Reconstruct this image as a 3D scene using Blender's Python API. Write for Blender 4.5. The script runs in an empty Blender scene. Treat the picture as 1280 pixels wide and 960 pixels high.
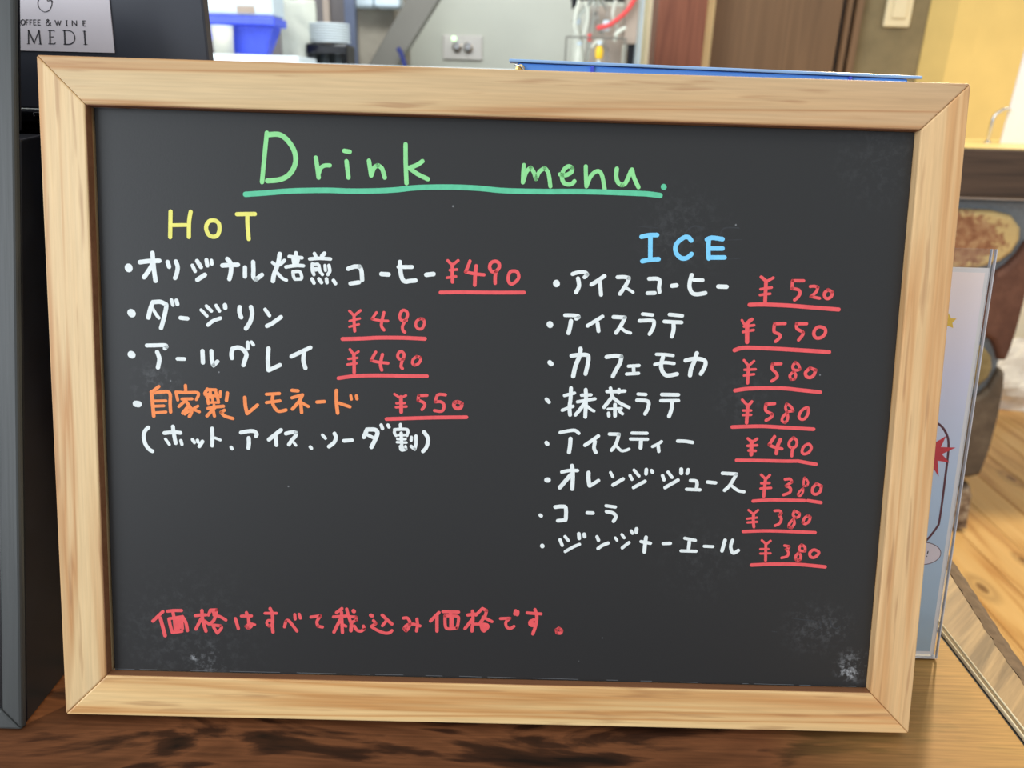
import bpy, bmesh, math, random
from mathutils import Vector, Matrix
random.seed(7)
S = bpy.context.scene
COL = S.collection
V = Vector

def lin(r, g, b, k=1.0):
    f = lambda c: ((c/255+.055)/1.055)**2.4 if c > 10 else c/255/12.92
    return (min(1, f(r)*k), min(1, f(g)*k), min(1, f(b)*k), 1)

# ------------------------------------------------------------------ camera
cd = bpy.data.cameras.new('camera'); cam = bpy.data.objects.new('camera', cd); COL.objects.link(cam)
cd.lens = 26; cd.sensor_fit = 'HORIZONTAL'; cd.sensor_width = 34.595
cd.clip_start = .01; cd.clip_end = 50
cd.dof.use_dof = True; cd.dof.focus_distance = .372; cd.dof.aperture_fstop = 11
M = Matrix(((0.999533, -0.030543, -0.000000, 0.005800), (0.010941, 0.358055, -0.933636, -0.282951), (0.028516, 0.933201, 0.358222, 0.285485), (0.000000, 0.000000, 0.000000, 1.000000)))
cam.matrix_world = M
S.camera = cam

# ------------------------------------------------------------------ world, lights, exposure
w = bpy.data.worlds.new('world'); S.world = w; w.use_nodes = True
bg = w.node_tree.nodes['Background']
bg.inputs[0].default_value = (.92, .96, 1.0, 1); bg.inputs[1].default_value = .50

def area(name, loc, target, size, size_y, power, col):
    l = bpy.data.lights.new(name, 'AREA'); l.shape = 'RECTANGLE'; l.size = size; l.size_y = size_y
    l.energy = power; l.color = col
    o = bpy.data.objects.new(name, l); COL.objects.link(o); o.location = loc
    o.rotation_euler = (V(target)-V(loc)).to_track_quat('-Z', 'Y').to_euler()
    return o
# daylight from the shop window on the left, behind the photographer
area('window_light', (-1.9, -1.5, .75), (0, 0, .15), 1.5, 1.5, 30, (.86, .93, 1.0))
# warm ceiling spotlights of the shop, beyond the table on the right
def lamp(name, loc, target, power, col, rad, ang):
    l = bpy.data.lights.new(name, 'SPOT'); l.energy = power; l.color = col; l.shadow_soft_size = rad
    l.spot_size = math.radians(ang); l.spot_blend = .6
    o = bpy.data.objects.new(name, l); COL.objects.link(o); o.location = loc
    o.rotation_euler = (V(target)-V(loc)).to_track_quat('-Z', 'Y').to_euler()
lamp('ceiling_spot_table', (.95, 1.55, 1.45), (.32, .05, 0), 120, (1, .80, .50), .05, 34)
lamp('ceiling_spot_wall', (1.75, 1.75, 1.45), (1.6, 2.36, .3), 7, (1, .82, .52), .06, 120)
lamp('ceiling_spot_floor', (1.7, 1.2, 1.6), (1.5, 1.5, -.72), 75, (1, .82, .55), .08, 90)
# added warm fill above the table, not a known ceiling lamp
area('overhead_fill', (.35, -.55, 1.75), (.1, 0, .1), .9, .6, 4.2, (1, .92, .80))
# added cool fill that brightens the kitchen wall and dishes
area('kitchen_fill', (-.3, .95, 1.25), (-.3, 2.1, .4), 1.2, .3, 12, (.95, 1, 1))

S.view_settings.view_transform = 'Standard'
S.view_settings.look = 'None'
S.view_settings.gamma = 1
S.view_settings.use_curve_mapping = False
S.view_settings.exposure = 0.5

# ------------------------------------------------------------------ materials
def newmat(name):
    m = bpy.data.materials.new(name); m.use_nodes = True
    nt = m.node_tree; b = nt.nodes['Principled BSDF']
    return m, nt, b

def node(nt, t, **k):
    n = nt.nodes.new(t)
    for a, v in k.items(): setattr(n, a, v)
    return n

def plain(name, col, rough=.5, var=.06, scale=40, metal=0, spec=.5, bump=0, trans=0, ior=1.45, coat=0):
    m, nt, b = newmat(name)
    tc = node(nt, 'ShaderNodeTexCoord'); nz = node(nt, 'ShaderNodeTexNoise')
    nz.inputs['Scale'].default_value = scale; nz.inputs['Detail'].default_value = 5
    nt.links.new(tc.outputs['Object'], nz.inputs['Vector'])
    cr = node(nt, 'ShaderNodeValToRGB')
    cr.color_ramp.elements[0].position = .3; cr.color_ramp.elements[1].position = .7
    cr.color_ramp.elements[0].color = tuple(c*(1-var) for c in col[:3])+(1,)
    cr.color_ramp.elements[1].color = tuple(min(1, c*(1+var)) for c in col[:3])+(1,)
    nt.links.new(nz.outputs['Fac'], cr.inputs[0]); nt.links.new(cr.outputs[0], b.inputs['Base Color'])
    b.inputs['Roughness'].default_value = rough; b.inputs['Metallic'].default_value = metal
    b.inputs['Specular IOR Level'].default_value = spec
    b.inputs['Transmission Weight'].default_value = trans; b.inputs['IOR'].default_value = ior
    b.inputs['Coat Weight'].default_value = coat
    if bump:
        bp = node(nt, 'ShaderNodeBump'); bp.inputs['Strength'].default_value = bump; bp.inputs['Distance'].default_value = .002
        nt.links.new(nz.outputs['Fac'], bp.inputs['Height']); nt.links.new(bp.outputs[0], b.inputs['Normal'])
    return m

def wood(name, stops, along, band=90, stretch=.06, fine=900, rough=.5, finek=.10, dist=1.5, spec=.4, turn=0, streak=0, spots=None, bump=.15, knots=0, knot_scale=4, seed=0, swirl=0, pale=None):
    """along: axis (0,1,2) of the grain in object space"""
    m, nt, b = newmat(name)
    L = nt.links
    tc = node(nt, 'ShaderNodeTexCoord'); oi = node(nt, 'ShaderNodeObjectInfo')
    off = node(nt, 'ShaderNodeVectorMath', operation='SCALE'); off.inputs[0].default_value = (3.1, 2.3, 4.7)
    L.new(oi.outputs['Random'], off.inputs['Scale'])
    ad = node(nt, 'ShaderNodeVectorMath', operation='ADD'); L.new(tc.outputs['Object'], ad.inputs[0]); L.new(off.outputs[0], ad.inputs[1])
    if turn:
        tr_ = node(nt, 'ShaderNodeMapping'); tr_.inputs['Rotation'].default_value = (0, 0, turn); L.new(ad.outputs[0], tr_.inputs[0]); ad = tr_
    def mapped(sc, st):
        mp = node(nt, 'ShaderNodeMapping'); s = [sc]*3; s[along] = sc*st
        mp.inputs['Scale'].default_value = s; mp.inputs['Location'].default_value = (seed, seed*1.7, seed*.3)
        L.new(ad.outputs[0], mp.inputs[0]); return mp
    n1 = node(nt, 'ShaderNodeTexNoise'); n1.inputs['Scale'].default_value = 1; n1.inputs['Detail'].default_value = 3
    n1.inputs['Distortion'].default_value = dist
    L.new(mapped(band, stretch).outputs[0], n1.inputs['Vector'])
    n2 = node(nt, 'ShaderNodeTexNoise'); n2.inputs['Scale'].default_value = 1; n2.inputs['Detail'].default_value = 4
    L.new(mapped(fine, .035).outputs[0], n2.inputs['Vector'])
    fac = n1.outputs['Fac']
    if swirl:
        n3 = node(nt, 'ShaderNodeTexNoise'); n3.inputs['Scale'].default_value = 1; n3.inputs['Detail'].default_value = 6
        n3.inputs['Distortion'].default_value = 2.5
        L.new(mapped(swirl, .28).outputs[0], n3.inputs['Vector'])
        mx = node(nt, 'ShaderNodeMix'); mx.inputs[0].default_value = .55
        L.new(fac, mx.inputs[2]); L.new(n3.outputs['Fac'], mx.inputs[3]); fac = mx.outputs[0]
    cr = node(nt, 'ShaderNodeValToRGB'); e = cr.color_ramp.elements
    while len(e) < len(stops): e.new(.5)
    for i, (p, c) in enumerate(stops): e[i].position = p; e[i].color = c
    L.new(fac, cr.inputs[0])
    grad_out = cr.outputs[0]
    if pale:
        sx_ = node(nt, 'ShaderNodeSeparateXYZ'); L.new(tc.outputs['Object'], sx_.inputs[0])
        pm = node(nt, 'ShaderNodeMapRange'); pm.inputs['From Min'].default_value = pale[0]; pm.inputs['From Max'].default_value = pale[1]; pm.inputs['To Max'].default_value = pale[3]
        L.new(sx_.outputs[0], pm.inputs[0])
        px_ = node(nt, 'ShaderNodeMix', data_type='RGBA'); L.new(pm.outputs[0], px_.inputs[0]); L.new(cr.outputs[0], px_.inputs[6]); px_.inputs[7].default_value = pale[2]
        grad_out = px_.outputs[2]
    mr = node(nt, 'ShaderNodeMapRange'); mr.inputs['From Min'].default_value = .3; mr.inputs['From Max'].default_value = .7
    mr.inputs['To Min'].default_value = 1-finek; mr.inputs['To Max'].default_value = 1+finek*.5
    L.new(n2.outputs['Fac'], mr.inputs[0])
    mul = node(nt, 'ShaderNodeVectorMath', operation='SCALE'); L.new(grad_out, mul.inputs[0]); L.new(mr.outputs[0], mul.inputs['Scale'])
    outc = mul.outputs[0]
    if knots:
        mp = node(nt, 'ShaderNodeMapping'); s = [knot_scale]*3; s[along] = knot_scale*.45; mp.inputs['Scale'].default_value = s
        L.new(ad.outputs[0], mp.inputs[0])
        vo = node(nt, 'ShaderNodeTexVoronoi'); vo.inputs['Scale'].default_value = 1; L.new(mp.outputs[0], vo.inputs['Vector'])
        k = node(nt, 'ShaderNodeMapRange'); k.inputs['From Min'].default_value = .05; k.inputs['From Max'].default_value = .13
        k.inputs['To Min'].default_value = knots; k.inputs['To Max'].default_value = 0
        L.new(vo.outputs['Distance'], k.inputs[0])
        mk = node(nt, 'ShaderNodeMix', data_type='RGBA'); L.new(k.outputs[0], mk.inputs[0]); L.new(outc, mk.inputs[6])
        mk.inputs[7].default_value = lin(95, 50, 20); outc = mk.outputs[2]
    if streak:
        n5 = node(nt, 'ShaderNodeTexNoise'); n5.inputs['Scale'].default_value = 1; n5.inputs['Detail'].default_value = 2
        L.new(mapped(330, .07).outputs[0], n5.inputs['Vector'])
        k5 = node(nt, 'ShaderNodeMapRange'); k5.inputs['From Min'].default_value = .60; k5.inputs['From Max'].default_value = .72; k5.inputs['To Max'].default_value = streak
        L.new(n5.outputs['Fac'], k5.inputs[0])
        m5 = node(nt, 'ShaderNodeMix', data_type='RGBA'); L.new(k5.outputs[0], m5.inputs[0]); L.new(outc, m5.inputs[6]); m5.inputs[7].default_value = lin(150, 96, 60); outc = m5.outputs[2]
    for (kx, ky, kr) in (spots or ()):
        mp = node(nt, 'ShaderNodeMapping'); mp.vector_type = 'POINT'; mp.inputs['Location'].default_value = (-kx/kr, -ky/kr*.5, 0); mp.inputs['Scale'].default_value = (1/kr, .5/kr, 0)
        L.new(tc.outputs['Object'], mp.inputs[0])
        ln = node(nt, 'ShaderNodeVectorMath', operation='LENGTH'); L.new(mp.outputs[0], ln.inputs[0])
        kc = node(nt, 'ShaderNodeValToRGB'); e = kc.color_ramp.elements; e.new(.3); e.new(.42); e.new(.7)
        for i, (p, c) in enumerate(((0, (.85,)*3+(1,)), (.26, (.7,)*3+(1,)), (.34, (.15,)*3+(1,)), (.6, (.35,)*3+(1,)), (1, (0, 0, 0, 1)))): e[i].position = p; e[i].color = c
        L.new(ln.outputs['Value'], kc.inputs[0])
        m6 = node(nt, 'ShaderNodeMix', data_type='RGBA'); L.new(kc.outputs[0], m6.inputs[0]); L.new(outc, m6.inputs[6]); m6.inputs[7].default_value = lin(96, 52, 24); outc = m6.outputs[2]
    L.new(outc, b.inputs['Base Color'])
    b.inputs['Roughness'].default_value = rough; b.inputs['Specular IOR Level'].default_value = spec
    bp = node(nt, 'ShaderNodeBump'); bp.inputs['Strength'].default_value = bump; bp.inputs['Distance'].default_value = .0004
    L.new(n2.outputs['Fac'], bp.inputs['Height']); L.new(bp.outputs[0], b.inputs['Normal'])
    return m

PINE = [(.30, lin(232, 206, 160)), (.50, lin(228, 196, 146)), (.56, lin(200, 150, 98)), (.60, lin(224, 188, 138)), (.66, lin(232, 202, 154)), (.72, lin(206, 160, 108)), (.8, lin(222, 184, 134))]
m_pine_t = wood('pine_grain_top_rail', [(p, tuple(c*.86 for c in q[:3])+(1,)) for p, q in PINE], 0, band=62, stretch=.03, rough=.42, dist=.5, streak=.4, pale=(.05, .40, lin(188, 142, 104), .5))  # rails turn warmer to the right: uneven light painted into the pine
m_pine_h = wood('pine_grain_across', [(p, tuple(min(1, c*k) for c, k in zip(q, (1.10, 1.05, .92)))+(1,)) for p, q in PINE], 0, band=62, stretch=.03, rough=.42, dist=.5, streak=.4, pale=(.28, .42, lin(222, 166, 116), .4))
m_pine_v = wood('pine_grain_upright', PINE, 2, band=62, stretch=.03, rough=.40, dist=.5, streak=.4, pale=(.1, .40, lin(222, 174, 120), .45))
m_table = wood('walnut_table', [(.34, lin(22, 12, 8)), (.43, lin(62, 36, 22)), (.49, lin(118, 74, 46)), (.60, lin(98, 60, 36)), (.76, lin(134, 88, 56))],
               0, band=30, stretch=.22, fine=700, rough=.5, spec=.22, finek=.25, dist=1.6, swirl=30, pale=(.33, .455, lin(190, 148, 84), .85))  # paler towards the right, partly lamplight painted into the wood colour
m_slab = wood('live_edge_wood', [(.3, lin(112, 88, 58)), (.5, lin(162, 132, 90)), (.7, lin(138, 110, 74))], 0, band=60, stretch=.12, fine=420, rough=.45, finek=.3, turn=-.75)
m_bark = plain('bark_edge', lin(118, 98, 76), .95, .22, 160, bump=.4)
m_edging = plain('olive_edging', lin(112, 92, 58), .6, .05, 80)
m_lipc = plain('cream_edging_lip', lin(236, 222, 186), .35, .05, 80)
m_floor = wood('pine_floor', [(.3, lin(232, 190, 124)), (.5, lin(222, 174, 106)), (.58, lin(196, 140, 76)), (.66, lin(222, 176, 110)), (.8, lin(208, 154, 90))],
               1, band=14, stretch=.07, fine=160, finek=.06, rough=.35, dist=1.2, spots=[(1.0494, 1.0524, 0.034), (0.8244, 0.6297, 0.022), (0.6641, 0.5123, 0.034)])
m_capwood = wood('dark_counter_wood', [(.3, lin(48, 36, 28)), (.6, lin(84, 66, 52)), (.8, lin(64, 50, 40))], 0, band=40, stretch=.05, fine=300, rough=.45)
m_redwood = wood('red_brown_post_wood', [(.3, lin(112, 62, 44)), (.5, lin(140, 84, 62)), (.7, lin(120, 68, 50))], 2, band=20, stretch=.06, fine=200, rough=.5)
m_doorwood = wood('brown_door_wood', [(.3, lin(108, 82, 58)), (.5, lin(130, 100, 72)), (.7, lin(116, 88, 62))], 2, band=9, stretch=.05, fine=120, rough=.45)
m_lip = wood('inner_lip_wood', [(.3, lin(128, 84, 54)), (.7, lin(148, 102, 70))], 0, rough=.6)

def chalkboard():
    m, nt, b = newmat('black_marker_board'); L = nt.links
    tc = node(nt, 'ShaderNodeTexCoord')
    # fine dust specks
    vo = node(nt, 'ShaderNodeTexVoronoi'); vo.inputs['Scale'].default_value = 95
    L.new(tc.outputs['Object'], vo.inputs['Vector'])
    k = node(nt, 'ShaderNodeMapRange'); k.inputs['From Min'].default_value = .035; k.inputs['From Max'].default_value = .05
    k.inputs['To Min'].default_value = 1; k.inputs['To Max'].default_value = 0
    L.new(vo.outputs['Distance'], k.inputs[0])
    sel = node(nt, 'ShaderNodeMath', operation='GREATER_THAN'); sel.inputs[1].default_value = .86
    sp = node(nt, 'ShaderNodeSeparateColor'); L.new(vo.outputs['Color'], sp.inputs[0]); L.new(sp.outputs[0], sel.inputs[0])
    sk = node(nt, 'ShaderNodeMath', operation='MULTIPLY'); L.new(k.outputs[0], sk.inputs[0]); L.new(sel.outputs[0], sk.inputs[1])
    sk2 = node(nt, 'ShaderNodeMath', operation='MULTIPLY'); L.new(sk.outputs[0], sk2.inputs[0]); sk2.inputs[1].default_value = .28
    # wiped chalk patches where the photograph has them: (x, z, radius, strength) on the board
    nz = node(nt, 'ShaderNodeTexNoise'); nz.inputs['Scale'].default_value = 330; nz.inputs['Detail'].default_value = 8; nz.inputs['Roughness'].default_value = .7; nz.inputs['Distortion'].default_value = .15
    L.new(tc.outputs['Object'], nz.inputs['Vector'])
    nr = node(nt, 'ShaderNodeMapRange'); nr.inputs['From Min'].default_value = .48; nr.inputs['From Max'].default_value = .75
    L.new(nz.outputs['Fac'], nr.inputs[0])
    acc = sk2.outputs[0]
    for (x, z, r, s) in SMEARS:
        d = node(nt, 'ShaderNodeVectorMath', operation='DISTANCE'); d.inputs[1].default_value = (x, .005, z)
        L.new(tc.outputs['Object'], d.inputs[0])
        mr = node(nt, 'ShaderNodeMapRange'); mr.interpolation_type = 'SMOOTHSTEP'
        mr.inputs['From Min'].default_value = 0; mr.inputs['From Max'].default_value = r
        mr.inputs['To Min'].default_value = s; mr.inputs['To Max'].default_value = 0
        L.new(d.outputs['Value'], mr.inputs[0])
        mu = node(nt, 'ShaderNodeMath', operation='MULTIPLY'); L.new(mr.outputs[0], mu.inputs[0]); L.new(nr.outputs[0], mu.inputs[1])
        a2 = node(nt, 'ShaderNodeMath', operation='ADD'); L.new(acc, a2.inputs[0]); L.new(mu.outputs[0], a2.inputs[1]); acc = a2.outputs[0]
    mx = node(nt, 'ShaderNodeMix', data_type='RGBA'); L.new(acc, mx.inputs[0])
    mx.inputs[6].default_value = lin(40, 41, 42); mx.inputs[7].default_value = lin(200, 205, 210)
    L.new(mx.outputs[2], b.inputs['Base Color'])
    b.inputs['Roughness'].default_value = .47; b.inputs['Specular IOR Level'].default_value = .42
    n4 = node(nt, 'ShaderNodeTexNoise'); n4.inputs['Scale'].default_value = 1500
    L.new(tc.outputs['Object'], n4.inputs['Vector'])
    bp = node(nt, 'ShaderNodeBump'); bp.inputs['Strength'].default_value = .08; bp.inputs['Distance'].default_value = .0003
    L.new(n4.outputs['Fac'], bp.inputs['Height']); L.new(bp.outputs[0], b.inputs['Normal'])
    return m
SMEARS = [(0.3729, 0.031, 0.012, 0.5), (0.3708, 0.0285, 0.007, 0.9), (0.0563, 0.0359, 0.05, 0.06), (0.0592, 0.0272, 0.003, 0.9), (0.0663, 0.0258, 0.012, 0.25), (0.2792, 0.2316, 0.03, 0.06), (0.3519, 0.0493, 0.02, 0.1), (0.3636, 0.0508, 0.012, 0.12), (0.0446, 0.157, 0.016, 0.14), (0.3125, 0.1576, 0.02, 0.05), (0.3658, 0.266, 0.03, 0.04), (0.2986, 0.0814, 0.03, 0.04)]
m_board = chalkboard()

PEN = {}
for n, c in dict(letter_green=(146, 224, 150), letter_teal=(98, 200, 158), letter_yellow=(236, 232, 120), letter_blue=(128, 210, 255),
                 letter_white=(232, 240, 240), letter_red=(236, 94, 98), letter_orange=(250, 146, 86), letter_ghost=(58, 60, 63), letter_dust=(120, 124, 128)).items():
    PEN[n] = plain(n, lin(*c), .5, .07, 350, spec=.3)
m_black = plain('black_gloss_plastic', lin(16, 17, 21), .18, .1, 30)
m_blackmatt = plain('matt_black', lin(18, 20, 27), .3, .2, 60, spec=.4)
m_panel = plain('dark_menu_panel', lin(54, 57, 66), .35, .08, 40)
m_slate = wood('slate_grey_painted_wood', [(.3, lin(62, 65, 65)), (.7, lin(74, 77, 77))], 2, band=60, stretch=.05, fine=700, rough=.42)
m_paper = plain('white_paper', lin(232, 230, 232), .6, .02, 60)
m_ink = plain('dark_ink', lin(48, 46, 52), .6, .05, 60)
m_white = plain('white_plastic', lin(208, 222, 230), .4, .02, 20)
m_cup = plain('off_white_paper_cup', lin(214, 212, 198), .5, .03, 30)
m_trim = plain('pale_yellow_trim', lin(246, 216, 160), .6, .04, 10)
m_porc = plain('white_porcelain', lin(232, 240, 242), .2, .02, 20)
m_blue = plain('blue_plastic', lin(72, 92, 226), .35, .08, 60)
m_casblue = plain('bright_blue_plastic', lin(96, 160, 255), .3, .05, 30)
m_chrome = plain('chrome', lin(215, 215, 215), .18, .03, 20, metal=1)
m_brass = plain('brass', lin(214, 180, 110), .3, .05, 20, metal=1)
m_wall = plain('sage_cream_plaster', lin(206, 208, 196), .85, .04, 6, bump=.1)
m_plate = plain('pale_wall_plate', lin(214, 210, 204), .5, .05, 20)
m_conc = plain('beige_concrete', lin(160, 152, 138), .9, .18, 14, bump=.2)
m_duct = plain('grey_painted_steel', lin(112, 108, 100), .5, .06, 10)
m_postblue = plain('blue_grey_steel', lin(92, 100, 122), .45, .08, 20)
m_cab = plain('grey_brown_cabinet', lin(108, 102, 102), .6, .08, 12)
m_yellow = plain('yellow_plaster', lin(226, 196, 122), .85, .05, 9, bump=.25)
m_cream = plain('cream_paint', lin(236, 220, 180), .6, .04, 10)
m_orange = plain('honey_wood_edge', lin(214, 160, 92), .5, .1, 30)
m_lamplit = plain('yellow_lamplit_top', lin(222, 196, 128), .4, .04, 20)
m_taupe = plain('taupe_plaster', lin(132, 118, 88), .85, .14, 16, bump=.2)
m_lowwall = plain('wall_without_yellow_light', lin(240, 234, 214), .7, .02, 10)  # cream paints the same wall where less yellow light falls
m_mortar = plain('grey_mortar', lin(122, 130, 136), .95, .12, 140, bump=.5)
m_red = plain('red_rubber', lin(220, 70, 70), .4, .05, 20)
m_yel = plain('yellow_valve', lin(240, 190, 40), .4, .05, 20)
m_greybox = plain('beige_grey_plastic', lin(172, 156, 142), .5, .05, 20)
m_frost = plain('frosted_plastic', lin(222, 224, 210), .3, .08, 16, trans=.15)
m_navy = plain('navy_rubber', lin(40, 48, 110), .5, .1, 20)
m_cloth = plain('white_plastic_film', lin(238, 236, 230), .35, .05, 30, bump=.5)
m_led = None
def glassy(name, col, rough=.03, ior=1.45):
    m, nt, b = newmat(name)
    b.inputs['Base Color'].default_value = col; b.inputs['Roughness'].default_value = rough
    b.inputs['Transmission Weight'].default_value = 1; b.inputs['IOR'].default_value = ior
    return m
m_edge = plain('acrylic_edge_glint', lin(206, 206, 212), .2, .03, 60)  # pale colour stands in for light refracted at the acrylic edges
def thin_clear(name):
    m, nt, b = newmat(name); L = nt.links
    tr = node(nt, 'ShaderNodeBsdfTransparent'); tr.inputs[0].default_value = (.97, .975, .975, 1)
    gl = node(nt, 'ShaderNodeBsdfGlossy'); gl.inputs['Roughness'].default_value = .03
    fr = node(nt, 'ShaderNodeFresnel'); fr.inputs[0].default_value = 1.4
    mx = node(nt, 'ShaderNodeMixShader'); ge = node(nt, 'ShaderNodeNewGeometry'); iv = node(nt, 'ShaderNodeMath', operation='SUBTRACT'); iv.inputs[0].default_value = 1; L.new(ge.outputs['Backfacing'], iv.inputs[1])
    mm = node(nt, 'ShaderNodeMath', operation='MULTIPLY'); L.new(fr.outputs[0], mm.inputs[0]); L.new(iv.outputs[0], mm.inputs[1]); L.new(mm.outputs[0], mx.inputs[0]); L.new(tr.outputs[0], mx.inputs[1]); L.new(gl.outputs[0], mx.inputs[2])
    L.new(mx.outputs[0], nt.nodes['Material Output'].inputs[0]); nt.nodes.remove(b); return m
m_acr = thin_clear('clear_acrylic')
m_clearblue = glassy('clear_blue_tinted_plastic', lin(150, 190, 245), .12, 1.3)
m_rim = plain('pale_blue_rim', lin(150, 190, 238), .2, .05, 60)
m_tube = glassy('clear_tube', (.85, .9, .92, 1), .15, 1.25)

def emis(name, col, s):
    m, nt, b = newmat(name)
    b.inputs['Base Color'].default_value = col; b.inputs['Emission Color'].default_value = col; b.inputs['Emission Strength'].default_value = s
    return m
m_led = emis('lit_indicator', lin(190, 240, 180), 1.5)

def stone_mat(name, c0, c1, c2, sc):
    m, nt, b = newmat(name); L = nt.links
    tc = node(nt, 'ShaderNodeTexCoord'); nz = node(nt, 'ShaderNodeTexNoise'); nz.inputs['Scale'].default_value = sc
    nz.inputs['Detail'].default_value = 8; nz.inputs['Roughness'].default_value = .7
    L.new(tc.outputs['Object'], nz.inputs['Vector'])
    cr = node(nt, 'ShaderNodeValToRGB'); e = cr.color_ramp.elements; e.new(.5)
    e[0].position = .38; e[0].color = c0; e[1].position = .5; e[1].color = c1; e[2].position = .62; e[2].color = c2
    L.new(nz.outputs['Fac'], cr.inputs[0]); L.new(cr.outputs[0], b.inputs['Base Color'])
    b.inputs['Roughness'].default_value = .85
    bp = node(nt, 'ShaderNodeBump'); bp.inputs['Strength'].default_value = .6; bp.inputs['Distance'].default_value = .004
    L.new(nz.outputs['Fac'], bp.inputs['Height']); L.new(bp.outputs[0], b.inputs['Normal'])
    return m
m_st_tan = stone_mat('tan_speckled_stone', lin(134, 88, 62), lin(158, 116, 84), lin(196, 172, 124), 45)
def fringe_stone():
    m = stone_mat('tan_stone_with_pale_fringe', lin(140, 92, 62), lin(164, 118, 82), lin(186, 150, 108), 60); nt = m.node_tree; L = nt.links; b = nt.nodes['Principled BSDF']
    src = b.inputs['Base Color'].links[0].from_socket
    tc = node(nt, 'ShaderNodeTexCoord'); mp = node(nt, 'ShaderNodeMapping'); mp.inputs['Location'].default_value = (-(0.9314-.95)/.125, 0, -(0.0061-FZ_)/.062); mp.inputs['Scale'].default_value = (1/.125, 0, 1/.062)
    L.new(tc.outputs['Object'], mp.inputs[0]); ln = node(nt, 'ShaderNodeVectorMath', operation='LENGTH'); L.new(mp.outputs[0], ln.inputs[0])
    nz = node(nt, 'ShaderNodeTexNoise'); nz.inputs['Scale'].default_value = 70; L.new(tc.outputs['Object'], nz.inputs['Vector'])
    ad = node(nt, 'ShaderNodeMath', operation='ADD'); L.new(ln.outputs['Value'], ad.inputs[0]); L.new(nz.outputs['Fac'], ad.inputs[1])
    r1 = node(nt, 'ShaderNodeMapRange'); r1.inputs['From Min'].default_value = 1.42; r1.inputs['From Max'].default_value = 1.6; L.new(ad.outputs[0], r1.inputs[0])
    mx = node(nt, 'ShaderNodeMix', data_type='RGBA'); L.new(r1.outputs[0], mx.inputs[0]); L.new(src, mx.inputs[6]); mx.inputs[7].default_value = lin(208, 182, 124)
    L.new(mx.outputs[2], b.inputs['Base Color']); return m
FZ_ = -.72
m_st_fringe = fringe_stone()
m_st_brown = stone_mat('dark_brown_stone', lin(84, 54, 42), lin(98, 64, 50), lin(112, 76, 60), 10)
m_st_olive = stone_mat('olive_stone', lin(116, 102, 66), lin(134, 118, 78), lin(150, 134, 92), 18)
m_st_grey = stone_mat('grey_brown_stone', lin(84, 74, 62), lin(96, 84, 70), lin(110, 98, 82), 14)
m_st_rough = stone_mat('rough_mottled_stone', lin(78, 56, 40), lin(132, 112, 92), lin(186, 172, 148), 40)

# ------------------------------------------------------------------ builders
def tag(o, label=None, cat=None, group=None, kind=None):
    if label: o['label'] = label
    if cat: o['category'] = cat
    if group: o['group'] = group
    if kind: o['kind'] = kind
    return o

def empty(name, loc, label, cat, group=None):
    o = bpy.data.objects.new(name, None); COL.objects.link(o); o.location = loc; o.empty_display_size = .02
    return tag(o, label, cat, group)

def link(name, bm, mat, parent=None, local=False, smooth=False, bevel=0, seg=2):
    bmesh.ops.recalc_face_normals(bm, faces=bm.faces[:])
    org = V((0, 0, 0))
    if parent is not None:
        if not local: bmesh.ops.translate(bm, verts=bm.verts[:], vec=-V(WL.get(parent.name, parent.location)))
    else:
        xs = [v.co for v in bm.verts]
        org = V(((min(c.x for c in xs)+max(c.x for c in xs))/2, (min(c.y for c in xs)+max(c.y for c in xs))/2, min(c.z for c in xs)))
        bmesh.ops.translate(bm, verts=bm.verts[:], vec=-org)
    me = bpy.data.meshes.new(name); bm.to_mesh(me); bm.free()
    if smooth:
        for p in me.polygons: p.use_smooth = True
    me.materials.append(mat)
    o = bpy.data.objects.new(name, me); COL.objects.link(o)
    if parent is not None:
        o.parent = parent
        if not local and parent.type == 'MESH': pass
        WL[o.name] = tuple(WL.get(parent.name, parent.location))
    else:
        o.location = org; WL[o.name] = tuple(org)
    if bevel:
        md = o.modifiers.new('bevel', 'BEVEL'); md.width = bevel; md.segments = seg; md.limit_method = 'ANGLE'; md.angle_limit = math.radians(40)
    return o
WL = {}

def bx(bm, a, b):
    vs = [bm.verts.new((x, y, z)) for x in (a[0], b[0]) for y in (a[1], b[1]) for z in (a[2], b[2])]
    for f in ((0, 1, 3, 2), (4, 6, 7, 5), (0, 4, 5, 1), (2, 3, 7, 6), (0, 2, 6, 4), (1, 5, 7, 3)): bm.faces.new([vs[i] for i in f])
    return bm
def box(name, a, b, mat, parent=None, bevel=0, **k): return link(name, bx(bmesh.new(), a, b), mat, parent, bevel=bevel, **k)

def prism(bm, poly, axis, a, b):
    """poly of 2D points in the other two axes, extruded from a to b"""
    def p3(p, t):
        return {0: (t, p[0], p[1]), 1: (p[0], t, p[1]), 2: (p[0], p[1], t)}[axis]
    A = [bm.verts.new(p3(p, a)) for p in poly]; B = [bm.verts.new(p3(p, b)) for p in poly]; n = len(poly)
    bm.faces.new(A); bm.faces.new(B[::-1])
    for i in range(n): bm.faces.new((A[i], A[(i+1) % n], B[(i+1) % n], B[i]))
    return bm

def lathe(bm, prof, c, seg=32, axis='Z'):
    rings = []
    for r, z in prof:
        if axis == 'Z': rings.append([bm.verts.new((c[0]+r*math.cos(t), c[1]+r*math.sin(t), c[2]+z)) for t in [2*math.pi*i/seg for i in range(seg)]])
        else: rings.append([bm.verts.new((c[0]+r*math.cos(t), c[1]+z, c[2]+r*math.sin(t))) for t in [2*math.pi*i/seg for i in range(seg)]])
    for a, b in zip(rings, rings[1:]):
        for i in range(seg): bm.faces.new((a[i], a[(i+1) % seg], b[(i+1) % seg], b[i]))
    bm.faces.new(rings[0]); bm.faces.new(rings[-1])
    return bm

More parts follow.
